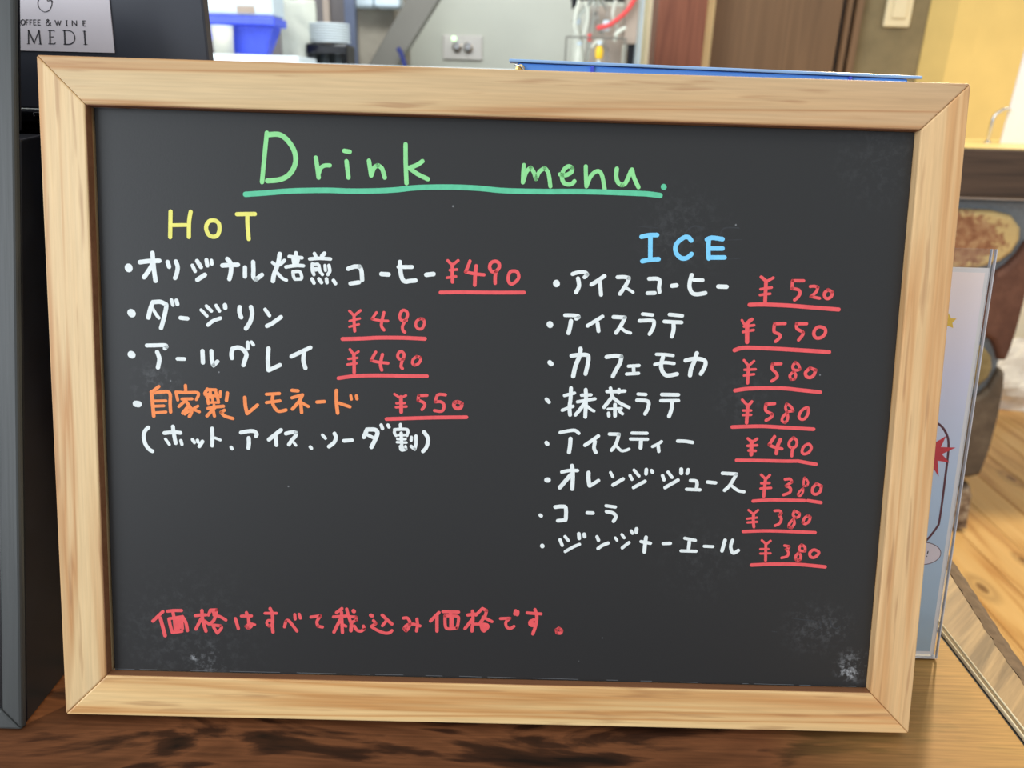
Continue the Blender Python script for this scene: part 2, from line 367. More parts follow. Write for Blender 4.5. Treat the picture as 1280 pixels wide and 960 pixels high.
def catmull(pts, n=6):
    out = []
    P = [pts[0]]+list(pts)+[pts[-1]]
    for i in range(1, len(P)-2):
        p0, p1, p2, p3 = [V(q) for q in P[i-1:i+3]]
        for j in range(n):
            t = j/n
            out.append(.5*((2*p1)+(p2-p0)*t+(2*p0-5*p1+4*p2-p3)*t*t+(3*p1-p0-3*p2+p3)*t**3))
    out.append(V(pts[-1])); return out

def tube(bm, pts, r, seg=10, smooth=True):
    P = catmull(pts, 8) if smooth and len(pts) > 2 else [V(p) for p in pts]
    rings = []; up = V((0, 0, 1))
    for i, p in enumerate(P):
        d = (P[min(i+1, len(P)-1)]-P[max(i-1, 0)]).normalized()
        s = d.cross(up if abs(d.dot(up)) < .95 else V((0, 1, 0))).normalized(); u = s.cross(d)
        rings.append([bm.verts.new(p+r*(math.cos(t)*s+math.sin(t)*u)) for t in [2*math.pi*k/seg for k in range(seg)]])
    for a, b in zip(rings, rings[1:]):
        for i in range(seg): bm.faces.new((a[i], a[(i+1) % seg], b[(i+1) % seg], b[i]))
    bm.faces.new(rings[0]); bm.faces.new(rings[-1])
    return bm

def stroke(bm, pts, wd, yf, yb):
    """a flat pen stroke in the x-z plane with round ends; yf its face, yb the surface it lies on"""
    pts = [V(p) for p in pts]
    if len(pts) == 1: pts.append(pts[0]+V((.0001, 0)))
    runs = []; cur = [pts[0]]
    for i in range(1, len(pts)-1):
        cur.append(pts[i])
        a = pts[i]-pts[i-1]; b = pts[i+1]-pts[i]
        if a.length > 0 and b.length > 0 and a.angle(b) > math.radians(68):
            runs.append(cur); cur = [pts[i]]
    cur.append(pts[-1]); runs.append(cur)
    closed = (pts[0]-pts[-1]).length < 1e-6 and len(runs) == 1
    h = wd/2
    for ri, r in enumerate(runs):
        if closed:
            q = r[:-1]; n = len(q); ext = [q[-1]]+q+[q[0], q[1]]
            P = []
            for i in range(1, n+1):
                p0, p1, p2, p3 = ext[i-1], ext[i], ext[i+1], ext[min(i+2, len(ext)-1)] if i+2 < len(ext) else q[(i+1) % n]
                for j in range(5):
                    t = j/5
                    P.append(.5*((2*p1)+(p2-p0)*t+(2*p0-5*p1+4*p2-p3)*t*t+(3*p1-p0-3*p2+p3)*t**3))
            P.append(P[0])
        elif len(r) > 2:
            P = [V((p.x, p.y)) for p in catmull([(p.x, p.y, 0) for p in r], 5)]
        else: P = r
        left = []; right = []; N = len(P)
        for i, p in enumerate(P):
            if closed: d = P[(i+1) % (N-1)]-P[(i-1) % (N-1)]
            else: d = P[min(i+1, N-1)]-P[max(i-1, 0)]
            d = d.normalized() if d.length > 0 else V((1, 0)); nn = V((-d.y, d.x))
            left.append(p+nn*h); right.append(p-nn*h)
        if closed:
            for i in range(N-1):
                q = [bm.verts.new((c.x, yf, c.y)) for c in (left[i], left[i+1], right[i+1], right[i])]; bm.faces.new(q)
                for a, b in ((left[i], left[i+1]), (right[i], right[i+1])):
                    bm.faces.new([bm.verts.new((c.x, y, c.y)) for c, y in ((a, yf), (b, yf), (b, yb), (a, yb))])
            continue
        d0 = (P[0]-P[1]).normalized(); d1 = (P[-1]-P[-2]).normalized()
        def cap(c, d):
            a0 = math.atan2(d.y, d.x)
            return [c+V((math.cos(a0+t), math.sin(a0+t)))*h for t in [math.radians(x) for x in (60, 30, 0, -30, -60)]]
        outline = left+cap(P[-1], d1)+right[::-1]+cap(P[0], d0)
        vf = [bm.verts.new((c.x, yf, c.y)) for c in outline]; vb = [bm.verts.new((c.x, yb, c.y)) for c in outline]
        n = len(outline)
        nl = len(left)
        for i in range(nl-1): bm.faces.new((vf[i], vf[i+1], vf[nl+5+(nl-2-i)], vf[nl+5+(nl-1-i)]))
        bm.faces.new([vf[nl-1]]+vf[nl:nl+5]+[vf[nl+5]])
        bm.faces.new([vf[n-6]]+vf[n-5:]+[vf[0]])
        for i in range(n): bm.faces.new((vf[i], vf[(i+1) % n], vb[(i+1) % n], vb[i]))

# ------------------------------------------------------------------ the room
FZ = -.72
fl = tag(box('floor', (-2.2, -1.2, FZ-.05), (3.0, 2.5, FZ-.012), m_capwood), kind='structure')
x = -.4; wdt = .11; k = 0
while x < 2.9:
    x0 = 1.36+wdt*round((x-1.36)/wdt)
    bm = bx(bmesh.new(), (x0+.001, -1.1, FZ-.012), (x0+wdt-.001, 2.42, FZ))
    link('plank', bm, m_floor, fl, bevel=.0012, seg=1); x += wdt
tag(box('wall_back', (-2.2, 2.42, FZ), (.39, 2.5, 1.7), m_wall), kind='structure')
tag(box('wall_taupe', (1.06, 2.42, FZ), (1.30, 2.5, 1.7), m_taupe), kind='structure')
bm = prism(bmesh.new(), [(1.285, 2.5), (1.285, 2.415), (1.345, 2.36), (1.42, 2.36), (1.42, 2.5)], 2, .02, 1.7)
tag(link('trim_1', bm, m_yellow), kind='structure')
tag(box('wall_right', (1.42, 2.36, .02), (3.0, 2.5, 1.7), m_yellow), kind='structure')
tag(box('wall_lower', (1.285, 2.37, FZ), (3.0, 2.5, .02), m_lowwall), kind='structure')
tag(box('trim_2', (.388, 2.33, FZ), (.40, 2.5, 1.7), m_cream), kind='structure')
tag(box('trim_3', (.545, 2.34, FZ), (.552, 2.5, 1.7), m_orange), kind='structure')
tag(box('trim_4', (.552, 2.35, FZ), (.596, 2.5, 1.7), m_trim), kind='structure')
# door with a grooved stile
d = tag(box('door_1', (.596, 2.40, FZ), (1.004, 2.45, 1.6), m_doorwood), kind='structure')
for i, (a, b, y) in enumerate(((1.004, 1.016, 2.41), (1.016, 1.030, 2.385), (1.030, 1.042, 2.405), (1.042, 1.062, 2.38))):
    link('stile_moulding', bx(bmesh.new(), (a, y, FZ), (b, 2.46, 1.6)), m_doorwood if i != 0 and i != 2 else m_blackmatt, d)
po = box('post', (.40, 2.22, FZ), (.545, 2.33, 1.7), m_redwood, bevel=.004)
tag(po, 'square red-brown wooden post between the pale wall and the brown door', 'post')

# light switch on the taupe wall
sx, sy, sz = (1.1869, 2.4100, 0.5609)
t = empty('light_switch', (sx, 2.42, sz), 'cream wall switch plate on the taupe wall at the top right', 'switch')
box('plate', (sx-.042, 2.408, sz-.06), (sx+.042, 2.42, sz+.06), m_cream, t, bevel=.006, seg=3)
box('rocker', (sx-.022, 2.402, sz-.035), (sx+.022, 2.409, sz+.035), m_cream, t, bevel=.003)

# ------------------------------------------------------------------ stone pier and dark counter
pier = empty('stone_pier', (.95, 1.45, FZ), 'stone-clad pier with thick grey mortar joints beneath the dark wooden counter', 'pier')
core = [(.55, FZ), (.55, .095), (1.150, .095), (1.150, -.05), (1.135, -.30), (1.128, -.5), (1.12, FZ)]
link('mortar_core', prism(bmesh.new(), core, 1, 1.415, 1.70), m_mortar, pier, bevel=.01)
def stone(poly, mat, y0=1.395, y1=1.45, lab=None):
    c = V((sum(p[0] for p in poly)/len(poly), sum(p[1] for p in poly)/len(poly)))
    bm = bmesh.new(); n = len(poly)
    rings = []
    for k, y in ((.90, y0), (.97, y0+.006), (1.0, y0+.018), (1.0, y1)):
        rings.append([bm.verts.new((c.x+(p[0]-c.x)*k, y, c.y+(p[1]-c.y)*k)) for p in poly])
    for a, b in zip(rings, rings[1:]):
        for i in range(n): bm.faces.new((a[i], a[(i+1) % n], b[(i+1) % n], b[i]))
    bm.faces.new(rings[0]); bm.faces.new(rings[-1])
    o = link('stone', bm, mat, pier, smooth=False, bevel=.004)
    if lab: o['label'] = lab
STONES = [('fringe', 'tan speckled stone with a pale fringe and a rounded right end', [(0.8167, 0.0575), (0.8826, 0.0696), (0.9505, 0.0716), (1.0277, 0.0706), (1.0693, 0.0617), (1.0948, 0.0369), (1.0999, 0.0113), (1.09, -0.0169), (1.0677, -0.0387), (1.0243, -0.0542), (0.9641, -0.0596), (0.8942, -0.0618), (0.8372, -0.0582), (0.8143, 0.0026)]),
  ('brown', 'smooth dark brown stone at the right edge', [(1.0653, -0.0636), (1.0869, -0.0451), (1.1047, -0.0199), (1.1171, 0.0118), (1.1363, -0.0401), (1.1433, -0.1117), (1.144, -0.1952), (1.142, -0.2429), (1.1376, -0.2682), (1.1243, -0.2667), (1.113, -0.2438), (1.0982, -0.2213), (1.0791, -0.2105), (1.0638, -0.2072), (1.0561, -0.1328)]),
  ('olive', 'olive stone, half hidden by the acrylic holder', [(1.0206, -0.2238), (1.0531, -0.2228), (1.0812, -0.2333), (1.1032, -0.2557), (1.1129, -0.2866), (1.1078, -0.3104), (1.0906, -0.3308), (1.0593, -0.3478), (1.0283, -0.3348), (1.0087, -0.2665)]),
  ('grey', 'grey-brown stone below the olive one', [(1.1001, -0.3545), (1.1174, -0.3339), (1.1278, -0.3018), (1.1329, -0.2859), (1.1431, -0.2895), (1.1504, -0.3248), (1.157, -0.4014), (1.158, -0.4954), (1.1515, -0.5625), (1.1266, -0.5721), (1.084, -0.5736), (1.0476, -0.5421), (1.0354, -0.4469), (1.0483, -0.3724)]),
  ('rough', 'small mottled stone near the floor', [(1.1213, -0.5987), (1.1341, -0.5872), (1.1439, -0.6113), (1.153, -0.7061), (1.1572, -0.712), (1.1541, -0.712), (1.1256, -0.712), (1.0913, -0.712), (1.0772, -0.663), (1.0902, -0.5998)]),
  ('grey', None, [(0.8181, -0.0766), (0.9149, -0.0754), (1.012, -0.076), (1.033, -0.0825), (1.0393, -0.1517), (1.0359, -0.1967), (0.9621, -0.2067), (0.8713, -0.2058), (0.8291, -0.1399)]),
  ('brown', None, [(0.8398, -0.2296), (0.9294, -0.2229), (0.9817, -0.2289), (1.0076, -0.3255), (1.0073, -0.4064), (0.9153, -0.4177), (0.8563, -0.3305)]),
  ('tan', None, [(0.8637, -0.4443), (0.9384, -0.4376), (1.009, -0.4477), (1.0226, -0.543), (1.0067, -0.5762), (0.9098, -0.5796), (0.8701, -0.5159)]),
  ('olive', None, [(0.8761, -0.6072), (0.9735, -0.6038), (1.0426, -0.6148), (1.066, -0.712), (1.0636, -0.712), (0.9426, -0.712), (0.8889, -0.712)]),
  ('tan', None, [(0.6274, 0.0619), (0.7126, 0.0645), (0.782, 0.0598), (0.804, -0.0503), (0.7362, -0.0631), (0.6481, -0.0623), (0.6209, -0.0033)])]
mats = dict(fringe=m_st_fringe, tan=m_st_tan, brown=m_st_brown, olive=m_st_olive, grey=m_st_grey, rough=m_st_rough)
for mm, lab, poly in STONES:
    stone(poly, mats[mm], lab=lab)
ct = empty('bar_counter', (1.3, 1.6, .095), 'thick dark brown wooden counter top resting on the stone pier', 'counter')
box('worktop', (.42, 1.385, .099), (2.3, 1.80, .1965), m_capwood, ct, bevel=.003)
box('lamplit_top', (.42, 1.392, .1965), (2.3, 1.80, .199), m_lamplit, ct, bevel=.0008)  # thin yellow sheet paints the lamplit, reflecting top of the counter
box('edge_strip', (.42, 1.384, .0962), (2.3, 1.40, .0985), m_greybox, ct)

# white card with a chrome ring on the counter
cx, cy, cz = (1.1254, 1.6000, 0.2242)
t = empty('card_stand', (cx+.05, 1.6, .199), 'white upright card with a chrome ring clip standing on the dark counter', 'card')
bm = prism(bmesh.new(), [(cx-.002, .1995), (cx+.12, .1995), (cx+.125, .40), (cx+.003, .405)], 1, 1.598, 1.604)
link('card', bm, m_paper, t)
tube_pts = [(1.0933, 1.6000, 0.2268), (1.0913, 1.5970, 0.2496), (1.0990, 1.5950, 0.2655), (1.1144, 1.5940, 0.2746), (1.1243, 1.5970, 0.2714)]
tube_pts[0] = (tube_pts[0][0], 1.6, .203)
link('ring', tube(bmesh.new(), tube_pts, .0035), m_chrome, t, smooth=True)
link('foot', lathe(bmesh.new(), [(.009, 0), (.009, .003), (.004, .006)], (tube_pts[0][0], 1.6, .199), 20), m_chrome, t, smooth=False)

# crumpled plastic against the wall
bm = bmesh.new(); nx, nz_ = 26, 18; g = []
for i in range(nx+1):
    row = []
    for j in range(nz_+1):
        u, v = i/nx, j/nz_
        X = 1.62+.62*u; Z = FZ+.002+.24*v*(.75+.25*math.sin(3*u+1))
        Y = 2.30-.10*math.sin(v*math.pi*.5+.8)*1.0+.05*v+.010*math.sin(15*u+5*v)+.008*math.sin(23*u*v+9*v)+random.uniform(-.003, .003)
        row.append(bm.verts.new((X+random.uniform(-.006, .006), Y, Z+ (random.uniform(-.006, .006) if j else 0))))
    g.append(row)
for i in range(nx):
    for j in range(nz_): bm.faces.new((g[i][j], g[i+1][j], g[i+1][j+1], g[i][j+1]))
o = link('plastic_bag', bm, m_cloth)
md = o.modifiers.new('s', 'SOLIDIFY'); md.thickness = .003
tag(o, 'crumpled white plastic bag lying on the pine floor against the wall', 'bag')

# ------------------------------------------------------------------ kitchen behind
kc = empty('kitchen_counter', (-.35, 1.75, FZ), 'pale kitchen counter behind the menu board carrying dishes and tubs', 'counter')
box('cabinet', (-1.3, 1.46, FZ), (.36, 2.05, .285), m_cab, kc)
box('worktop', (-1.32, 1.44, .285), (.37, 2.07, .322), m_porc, kc, bevel=.004)
# rear cupboard seen between tubs and post
t = empty('cupboard', (-.62, 2.2, .322), 'grey-brown cupboard with a pale upright strip behind the plate stack', 'cupboard')
box('body', (-1.15, 2.08, FZ), (-0.4651, 2.41, 1.0), m_cab, t)
box('upright_strip', (-0.5489, 2.07, .33), (-0.5311, 2.08, 1.0), m_greybox, t)
t = box('steel_upright', (-0.4655, 1.95, .322), (-0.4379, 1.985, 1.1), m_postblue, bevel=.003)
tag(t, 'narrow blue-grey steel upright beside the stack of plates', 'upright')
t = box('concrete_column', (-0.4632, 2.10, FZ), (-0.3545, 2.42, 1.7), m_conc, bevel=.006)
tag(t, 'mottled beige concrete column behind the steel upright', 'column')
bm = prism(bmesh.new(), [(-0.4304, 0.3123), (-0.2986, 0.5138), (-0.2111, 0.5162), (-0.3509, 0.3146)], 1, 2.0, 2.05)
t = link('sloping_beam', bm, m_duct, bevel=.003)
tag(t, 'grey steel beam sloping up in front of the pale wall', 'beam')
t = link('cable', tube(bmesh.new(), [(-0.3294, 1.9700, 0.3786), (-0.3210, 1.9700, 0.3669), (-0.3129, 1.9700, 0.3433), (-0.3049, 1.9700, 0.3093)], .0065), m_navy, smooth=True)
tag(t, 'short navy blue cable hanging beside the sloping grey beam', 'cable')
# towels folded on the shelf by the column
zt = (-0.3980, 2.0500, 0.4808)[2]
t = empty('wall_shelf', (-0.3977, 2.05, zt), 'small white shelf board with folded towel edge on the column', 'shelf')
for a, b in ((438, 467), (468, 501)):
    box('towel', (-0.4617 if a == 438 else -0.3990, 2.02, zt), (-0.4011 if a == 438 else -0.3276, 2.098, zt+.035), m_white, t, bevel=.008, seg=3)

# plates
px0 = -0.5210; px1 = -0.4220; pc = (px0+px1)/2; pr = (px1-px0)/2
zb = (-0.4769, 1.8000, 0.3776)[2]; zt = (-0.4743, 1.8000, 0.4228)[2]
t = empty('crate', (pc, 1.80, .322), 'dark grey glass rack under the stack of white plates', 'rack')
box('rack_body', (pc-pr*1.05, 1.76, .322), (pc+pr*1.0, 1.86, zb-.003), m_black, t, bevel=.004)
for i in range(3):
    link('glass', lathe(bmesh.new(), [(.011, 0), (.014, .03), (.013, .031), (.010, .002)], (pc-pr*.6+i*pr*.6, 1.748, .3225), 18), m_tube, t, smooth=True)
NP = 8; dz = (zt-zb)/NP
plate0 = None
words = ['lowest', 'second', 'third', 'fourth', 'fifth', 'sixth', 'seventh', 'topmost']
prof = [(pr*.55, 0), (pr*.90, dz*.12), (pr, dz*.30), (pr, dz*.74), (pr*.97, dz*.8), (pr*.55, dz*.45)]
bm = lathe(bmesh.new(), prof, (0, 0, 0), 40)
me = None
for i in range(NP):
    if me is None:
        o = link('plate', bm, m_porc); me = o
    else:
        o = me.copy(); COL.objects.link(o)
    o.location = (pc+random.uniform(-.001, .001), 1.80+.0, zb+i*dz)
    tag(o, words[i]+' white plate in the stack on the dark rack', 'plate', 'stacked white plates')

# tray, basket, lid box, cup, bag
a = (-0.6761, 1.5200, 0.3436); b = (-0.4731, 1.5200, 0.3286)
t = box('tray', (a[0], 1.50, .3225), (b[0], 1.66, .3225+(a[2]-b[2])), m_porc, bevel=.004, seg=3)
tag(t, 'flat white tray under the blue basket and the white cup', 'tray')
TT = .3225+(a[2]-b[2])+.0005
x0 = -0.7055; x1 = -0.5284; zr1 = (-0.6170, 1.5800, 0.4142)[2]; zr0 = (-0.6186, 1.5800, 0.3981)[2]
bkt = empty('basket', ((x0+x1)/2, 1.62, TT), 'blue plastic basket with ribbed tapering sides on the white tray', 'basket')
bx0 = -0.6585; bx1 = -0.5619
bm = bmesh.new(); lo = [(bx0, 1.565), (bx1, 1.565), (bx1, 1.61), (bx0, 1.61)]; hi = [(x0+.006, 1.545), (x1-.008, 1.545), (x1-.008, 1.62), (x0+.006, 1.62)]
A = [bm.verts.new((p[0], p[1], TT)) for p in lo]; B = [bm.verts.new((p[0], p[1], zr0)) for p in hi]
bm.faces.new(A[::-1])
for i in range(4): bm.faces.new((A[i], A[(i+1) % 4], B[(i+1) % 4], B[i]))
bm.faces.new(B)
link('tub', bm, m_blue, bkt, bevel=.006, seg=3)
box('rim', (x0, 1.535, zr0-.001), (x1, 1.63, zr1), m_blue, bkt, bevel=.003)
bm = bmesh.new()
for i in range(16):
    u = i/15; xb = bx0+.006+(bx1-bx0-.012)*u; xt = x0+.014+(x1-x0-.028)*u
    tube(bm, [(xb, 1.569, TT+.004), (xt, 1.545, zr0-.002)], .0012, 6, False)
o = link('rib', bm, m_blue, bkt); o['kind'] = 'stuff'
t = empty('storage_box', ((x0+x1)/2, 1.62, zr1), 'translucent white storage box with a pale label standing on the blue basket', 'box')
box('body', (x0-.002, 1.538, zr1+.0005), (x1-.002, 1.628, zr1+.14), m_white, t, bevel=.008, seg=3)
box('label_patch', (-0.6076, 1.5365, (-0.6086, 1.5370, 0.4203)[2]), (-0.5699, 1.538, (-0.6072, 1.5370, 0.4343)[2]), m_greybox, t)
box('latch', (-0.6833, 1.534, zr1+.012), (-0.6730, 1.54, zr1+.06), m_porc, t, bevel=.001)
ca = -0.6644; cb = -0.6177; zc = (-0.6363, 1.5300, 0.3941)[2]
t = empty('cup', ((ca+cb)/2, 1.53, TT), 'white paper cup standing on the tray in front of the blue basket', 'cup')
r = (cb-ca)/2
link('body', lathe(bmesh.new(), [(r*.86, 0), (r*.98, (zc-TT)*.93), (r*.92, (zc-TT)*.93), (r*.8, .003)], ((ca+cb)/2, 1.53, TT), 32), m_cup, t, smooth=True)
link('rim', lathe(bmesh.new(), [(r*.98, 0), (r*1.02, .002), (r*.98, .004), (r*.94, .002)], ((ca+cb)/2, 1.53, TT+(zc-TT)*.93), 32), m_white, t, smooth=True)
# hanging frosted bag between box and plates, with a white roll on it
bm = bmesh.new(); xa = -0.5819; xb = -0.5095; g = []
for i in range(15):
    row = []
    for j in range(13):
        u, v = i/14, j/12
        X = xa+(xb-xa)*u+.01*(1-v)*(u-.2); Z = .3235+.150*v
        Y = 1.80-.02*math.sin(math.pi*u)+.003*math.sin(9*u+4*v)+.002*math.sin(17*v+6*u)
        row.append(bm.verts.new((X, Y, Z)))
    g.append(row)
for i in range(14):
    for j in range(12): bm.faces.new((g[i][j], g[i+1][j], g[i+1][j+1], g[i][j+1]))
o = link('frosted_bag', bm, m_frost, smooth=True); md = o.modifiers.new('s', 'SOLIDIFY'); md.thickness = .012
tag(o, 'upright frosted plastic bag between the white storage box and the plates', 'bag')
q = (-0.5445, 1.7800, 0.4669)
t = link('paper_roll', lathe(bmesh.new(), [(.008, -.026), (.026, -.026), (.028, -.022), (.028, .022), (.026, .026), (.008, .026)], (q[0], 1.79, .3235+.150+.029), 28, 'Y'), m_white, smooth=False)
tag(t, 'white roll lying on top of the frosted bag at the top edge', 'roll')

# outlet on the pale wall
a = (-0.2506, 2.4100, 0.4407); b = (-0.1216, 2.4100, 0.3665)
t = empty('wall_outlet', ((a[0]+b[0])/2, 2.42, b[2]), 'pale wall control plate with two silver knobs on the sage wall', 'outlet')
box('plate', (a[0], 2.410, b[2]), (b[0], 2.42, a[2]), m_plate, t, bevel=.006, seg=3)
for px_ in (0, 1):
    c = ((-0.2037, 2.4000, 0.4063), (-0.1678, 2.4000, 0.4050))[px_]
    link('knob', lathe(bmesh.new(), [(.015, .005), (.015, -.004), (.0125, -.006), (.012, -.016), (.009, -.018)], (c[0], 2.407, c[2]), 24, 'Y'), (m_black if 0 else m_chrome), t, smooth=False)
c = (-0.2139, 2.4000, 0.4294)
link('indicator', lathe(bmesh.new(), [(.007, .003), (.007, -.003), (.004, -.005)], (c[0], 2.409, c[2]), 16, 'Y'), m_led, t)

# beverage equipment at the middle top
t = empty('drink_dispenser', (0.2351, 1.95, .322), 'cluster of clear and red tubing with a beige control box beside the red-brown post', 'dispenser')
box('control_box', (0.2681, 1.90, (0.2900, 1.9000, 0.4023)[2]), (0.3008, 1.95, (0.2783, 1.9000, 0.5410)[2]), m_greybox, t, bevel=.003)
box('bracket', (0.2817, 1.91, .3225), (0.2983, 1.94, (0.2911, 1.9100, 0.4047)[2]), m_black, t)
box('head', (0.1284, 1.96, (0.1281, 1.9300, 0.5071)[2]), (0.3057, 2.0, (0.1261, 1.9300, 0.5439)[2]), m_black, t, bevel=.004)
link('clamp', prism(bmesh.new(), [(0.1255, 0.5223), (0.1539, 0.5231), (0.1474, 0.4955), (0.1300, 0.4784)], 1, 1.90, 1.93), m_black, t, bevel=.002)
box('manifold', (0.1835, 1.97, .3225), (0.2744, 2.0, (0.1312, 1.9700, 0.4960)[2]), m_greybox, t, bevel=.004)
for pts in ([(0.1620, 1.9100, 0.5024), (0.1728, 1.9100, 0.4619), (0.1631, 1.9100, 0.4183)], [(0.1464, 1.8900, 0.5000), (0.1374, 1.8900, 0.4444), (0.1469, 1.8900, 0.4223)], [(0.2407, 1.9000, 0.5036), (0.2353, 1.9000, 0.4665), (0.2499, 1.9000, 0.4370), (0.2440, 1.9000, 0.4067)],
            [(0.2396, 1.8700, 0.4199), (0.2550, 1.8700, 0.4315), (0.2666, 1.8700, 0.4392)], [(0.1870, 1.9000, 0.3899), (0.1984, 1.9000, 0.4054), (0.2150, 1.9000, 0.4059)]):
    link('white_tube', tube(bmesh.new(), pts, .0045), m_frost, t, smooth=True)
link('tube_joint', lathe(bmesh.new(), [(.008, -.012), (.010, -.006), (.010, .006), (.008, .012)], (0.2196, 1.8900, 0.4430), 20), m_white, t, smooth=True)
for a_ in ((0.3040), (0.3144)):
    link('pipe', tube(bmesh.new(), [(a_, 1.93, .3225), (a_, 1.93, .52)], .004, 12, False), m_white, t, smooth=True)
for pts in ([(0.1779, 1.9300, 0.5047), (0.1582, 1.9200, 0.4772), (0.1355, 1.9300, 0.4510)], [(0.1985, 1.9300, 0.5053), (0.1929, 1.9100, 0.4699), (0.2011, 1.9100, 0.4401), (0.2187, 1.9200, 0.4109), (0.2344, 1.9300, 0.3536)],
            [(0.2068, 1.9300, 0.5055), (0.2222, 1.9000, 0.4773), (0.2174, 1.9000, 0.4586), (0.2111, 1.9200, 0.4297)], [(0.1861, 1.9300, 0.5050), (0.1843, 1.9200, 0.4573), (0.1790, 1.9300, 0.3910), (0.1777, 1.9400, 0.3562)]):
    link('clear_tube', tube(bmesh.new(), pts, .0055), m_tube, t, smooth=True)
link('red_hose', tube(bmesh.new(), [(0.2900, 1.8800, 0.5138), (0.2705, 1.8800, 0.4806), (0.2460, 1.8800, 0.4578), (0.2227, 1.8800, 0.4424), (0.1949, 1.8850, 0.4364)], .006), m_red, t, smooth=True)
link('red_clip', tube(bmesh.new(), [(0.1786, 1.9000, 0.4238), (0.1798, 1.9000, 0.4049)], .005, 10, False), m_red, t, smooth=True)
c = (0.2046, 1.8800, 0.3781)
link('valve', lathe(bmesh.new(), [(.007, -.016), (.010, -.010), (.011, .006), (.007, .014), (.004, .018)], (c[0], 1.88, c[2]), 24), m_yel, t, smooth=True)
link('valve_cap', lathe(bmesh.new(), [(.006, .018), (.007, .022), (.005, .028)], (c[0], 1.88, c[2]), 20), m_white, t, smooth=True)
o = link('valve_stem', tube(bmesh.new(), [(c[0], 1.88, .3225), (c[0], 1.88, c[2]-.015)], .004, 10, False), m_white, t)
# bottles and wire frame
t2 = empty('wire_frame', (0.1549, 1.87, .322), 'thin grey rectangular wire frame standing left of the tubing', 'frame')
a = (0.1175, 1.8700, 0.4128); b = (0.2691, 1.8700, 0.3567)
for p, q in (((a[0], .3225), (a[0], a[2])), ((a[0], a[2]), (b[0], a[2])), ((b[0], a[2]), (b[0], .3225))):
    link('rod', tube(bmesh.new(), [(p[0], 1.87, p[1]), (q[0], 1.87, q[1])], .0022, 8, False), m_duct, t2)
for i, (pxa, pxb, top, mt, lab) in enumerate(((0.1448, 0.1750, (0.1496, 1.9800, 0.4082)[2], m_frost, 'squat frosted bottle at the left inside the wire frame'),
                                  (0.2408, 0.2795, (0.2556, 1.9700, 0.4146)[2], m_cream, 'cream coloured bottle at the right inside the wire frame'),
                                  (0.1453, 0.1757, (0.1571, 2.0200, 0.4740)[2], m_frost, 'tall frosted bottle behind the wire frame'),
                                  (0.2451, 0.2798, (0.1562, 2.0200, 0.4896)[2], m_white, 'tall white bottle behind the beige control box'))):
    r = (pxb-pxa)/2; H = top-.3225
    t3 = empty('bottle', ((pxa+pxb)/2, (1.98, 2.035, 2.09, 2.10)[i], .3225), lab, 'bottle', 'bottles on the kitchen counter')
    link('body', lathe(bmesh.new(), [(r*.9, 0), (r, .004), (r, H*.68), (r*.4, H*.84), (r*.4, H*.9)], t3.location, 24), mt, t3, smooth=True)
    link('cap', lathe(bmesh.new(), [(r*.45, H*.9), (r*.45, H*.99), (r*.4, H)], t3.location, 20), m_white, t3)

# ------------------------------------------------------------------ table
tb = empty('wooden_table', (-.2, 0, FZ), 'wooden table of a walnut slab and a paler live-edge slab', 'table')
TP = .035
link('walnut_slab', bx(bmesh.new(), (-.80, -.50, -TP), (.2557, .36, 0)), m_table, tb, bevel=.0012)
edge = [(.268, -.50), (.274, -.25), (.281, -.02), (.2845, .052), (.2905, .10), (.2975, .147), (.305, .22), (.302, .29), (.308, .36)]
bm = bmesh.new()
E0 = .2585
secs = []
for (xe, y) in edge:
    wob = random.uniform(-.0008, .0008)
    prof = [(E0+.0020, -TP), (E0+.0020, -.0026), (E0+.0030, .0006), (xe-.0040, .0006), (xe-.001, -.004), (xe+.004, -.018), (xe+.004, -TP)]
    secs.append([bm.verts.new((p[0], y, p[1])) for p in prof])
for a, b in zip(secs, secs[1:]):
    for i in range(7): bm.faces.new((a[i], a[(i+1) % 7], b[(i+1) % 7], b[i]))
bm.faces.new(secs[0]); bm.faces.new(secs[-1])
o = link('live_edge_slab', bm, m_slab, tb); o['label'] = 'paler slab with a bevelled joint edge'
bm = prism(bmesh.new(), [(E0, -TP), (E0, -.0001), (E0+.0004, .0002), (E0+.0005, -.0008), (E0+.0018, -.003), (E0+.0018, -TP)], 1, -.50, .36)
link('edging_lip', bm, m_lipc, tb)['label'] = 'thin cream lip of the edging'
bm = prism(bmesh.new(), [(E0+.0006, -.0009), (E0+.0006, -.0002), (E0+.0024, -.0001), (E0+.0024, -.0020), (E0+.0019, -.0028)], 1, -.50, .36)
link('edging', bm, m_edging, tb)['label'] = 'olive edging strip along the joint'
bm = prism(bmesh.new(), [(E0+.0025, -.0019), (E0+.0025, .0005), (E0+.0028, .0008), (E0+.0030, .0007), (E0+.0030, -.0019)], 1, -.50, .36)
link('edging_lip', bm, m_lipc, tb)
box('gap_shadow_strip', (.2559, -.50, -TP), (E0-.0001, .36, -.0022), m_blackmatt, tb)  # black strip paints the shadow inside the open joint
bm = bmesh.new(); secs = []
fine = catmull([(e[0], e[1], 0) for e in edge], 10)
for q in fine:
    s_ = .0006*math.sin(q.y*420)+random.uniform(-.0003, .0003)
    pr_ = [(q.x-.0038+s_, .0008), (q.x+.0015+s_*.6, .0004), (q.x+.0062+s_*.5, -.0022), (q.x+.0095, -.018), (q.x+.0085, -TP+.0005), (q.x+.0045, -TP+.0005), (q.x-.001, -.012)]
    secs.append([bm.verts.new((p[0], q.y, p[1])) for p in pr_])
for a, b in zip(secs, secs[1:]):
    for i in range(7): bm.faces.new((a[i], a[(i+1) % 7], b[(i+1) % 7], b[i]))
bm.faces.new(secs[0]); bm.faces.new(secs[-1])
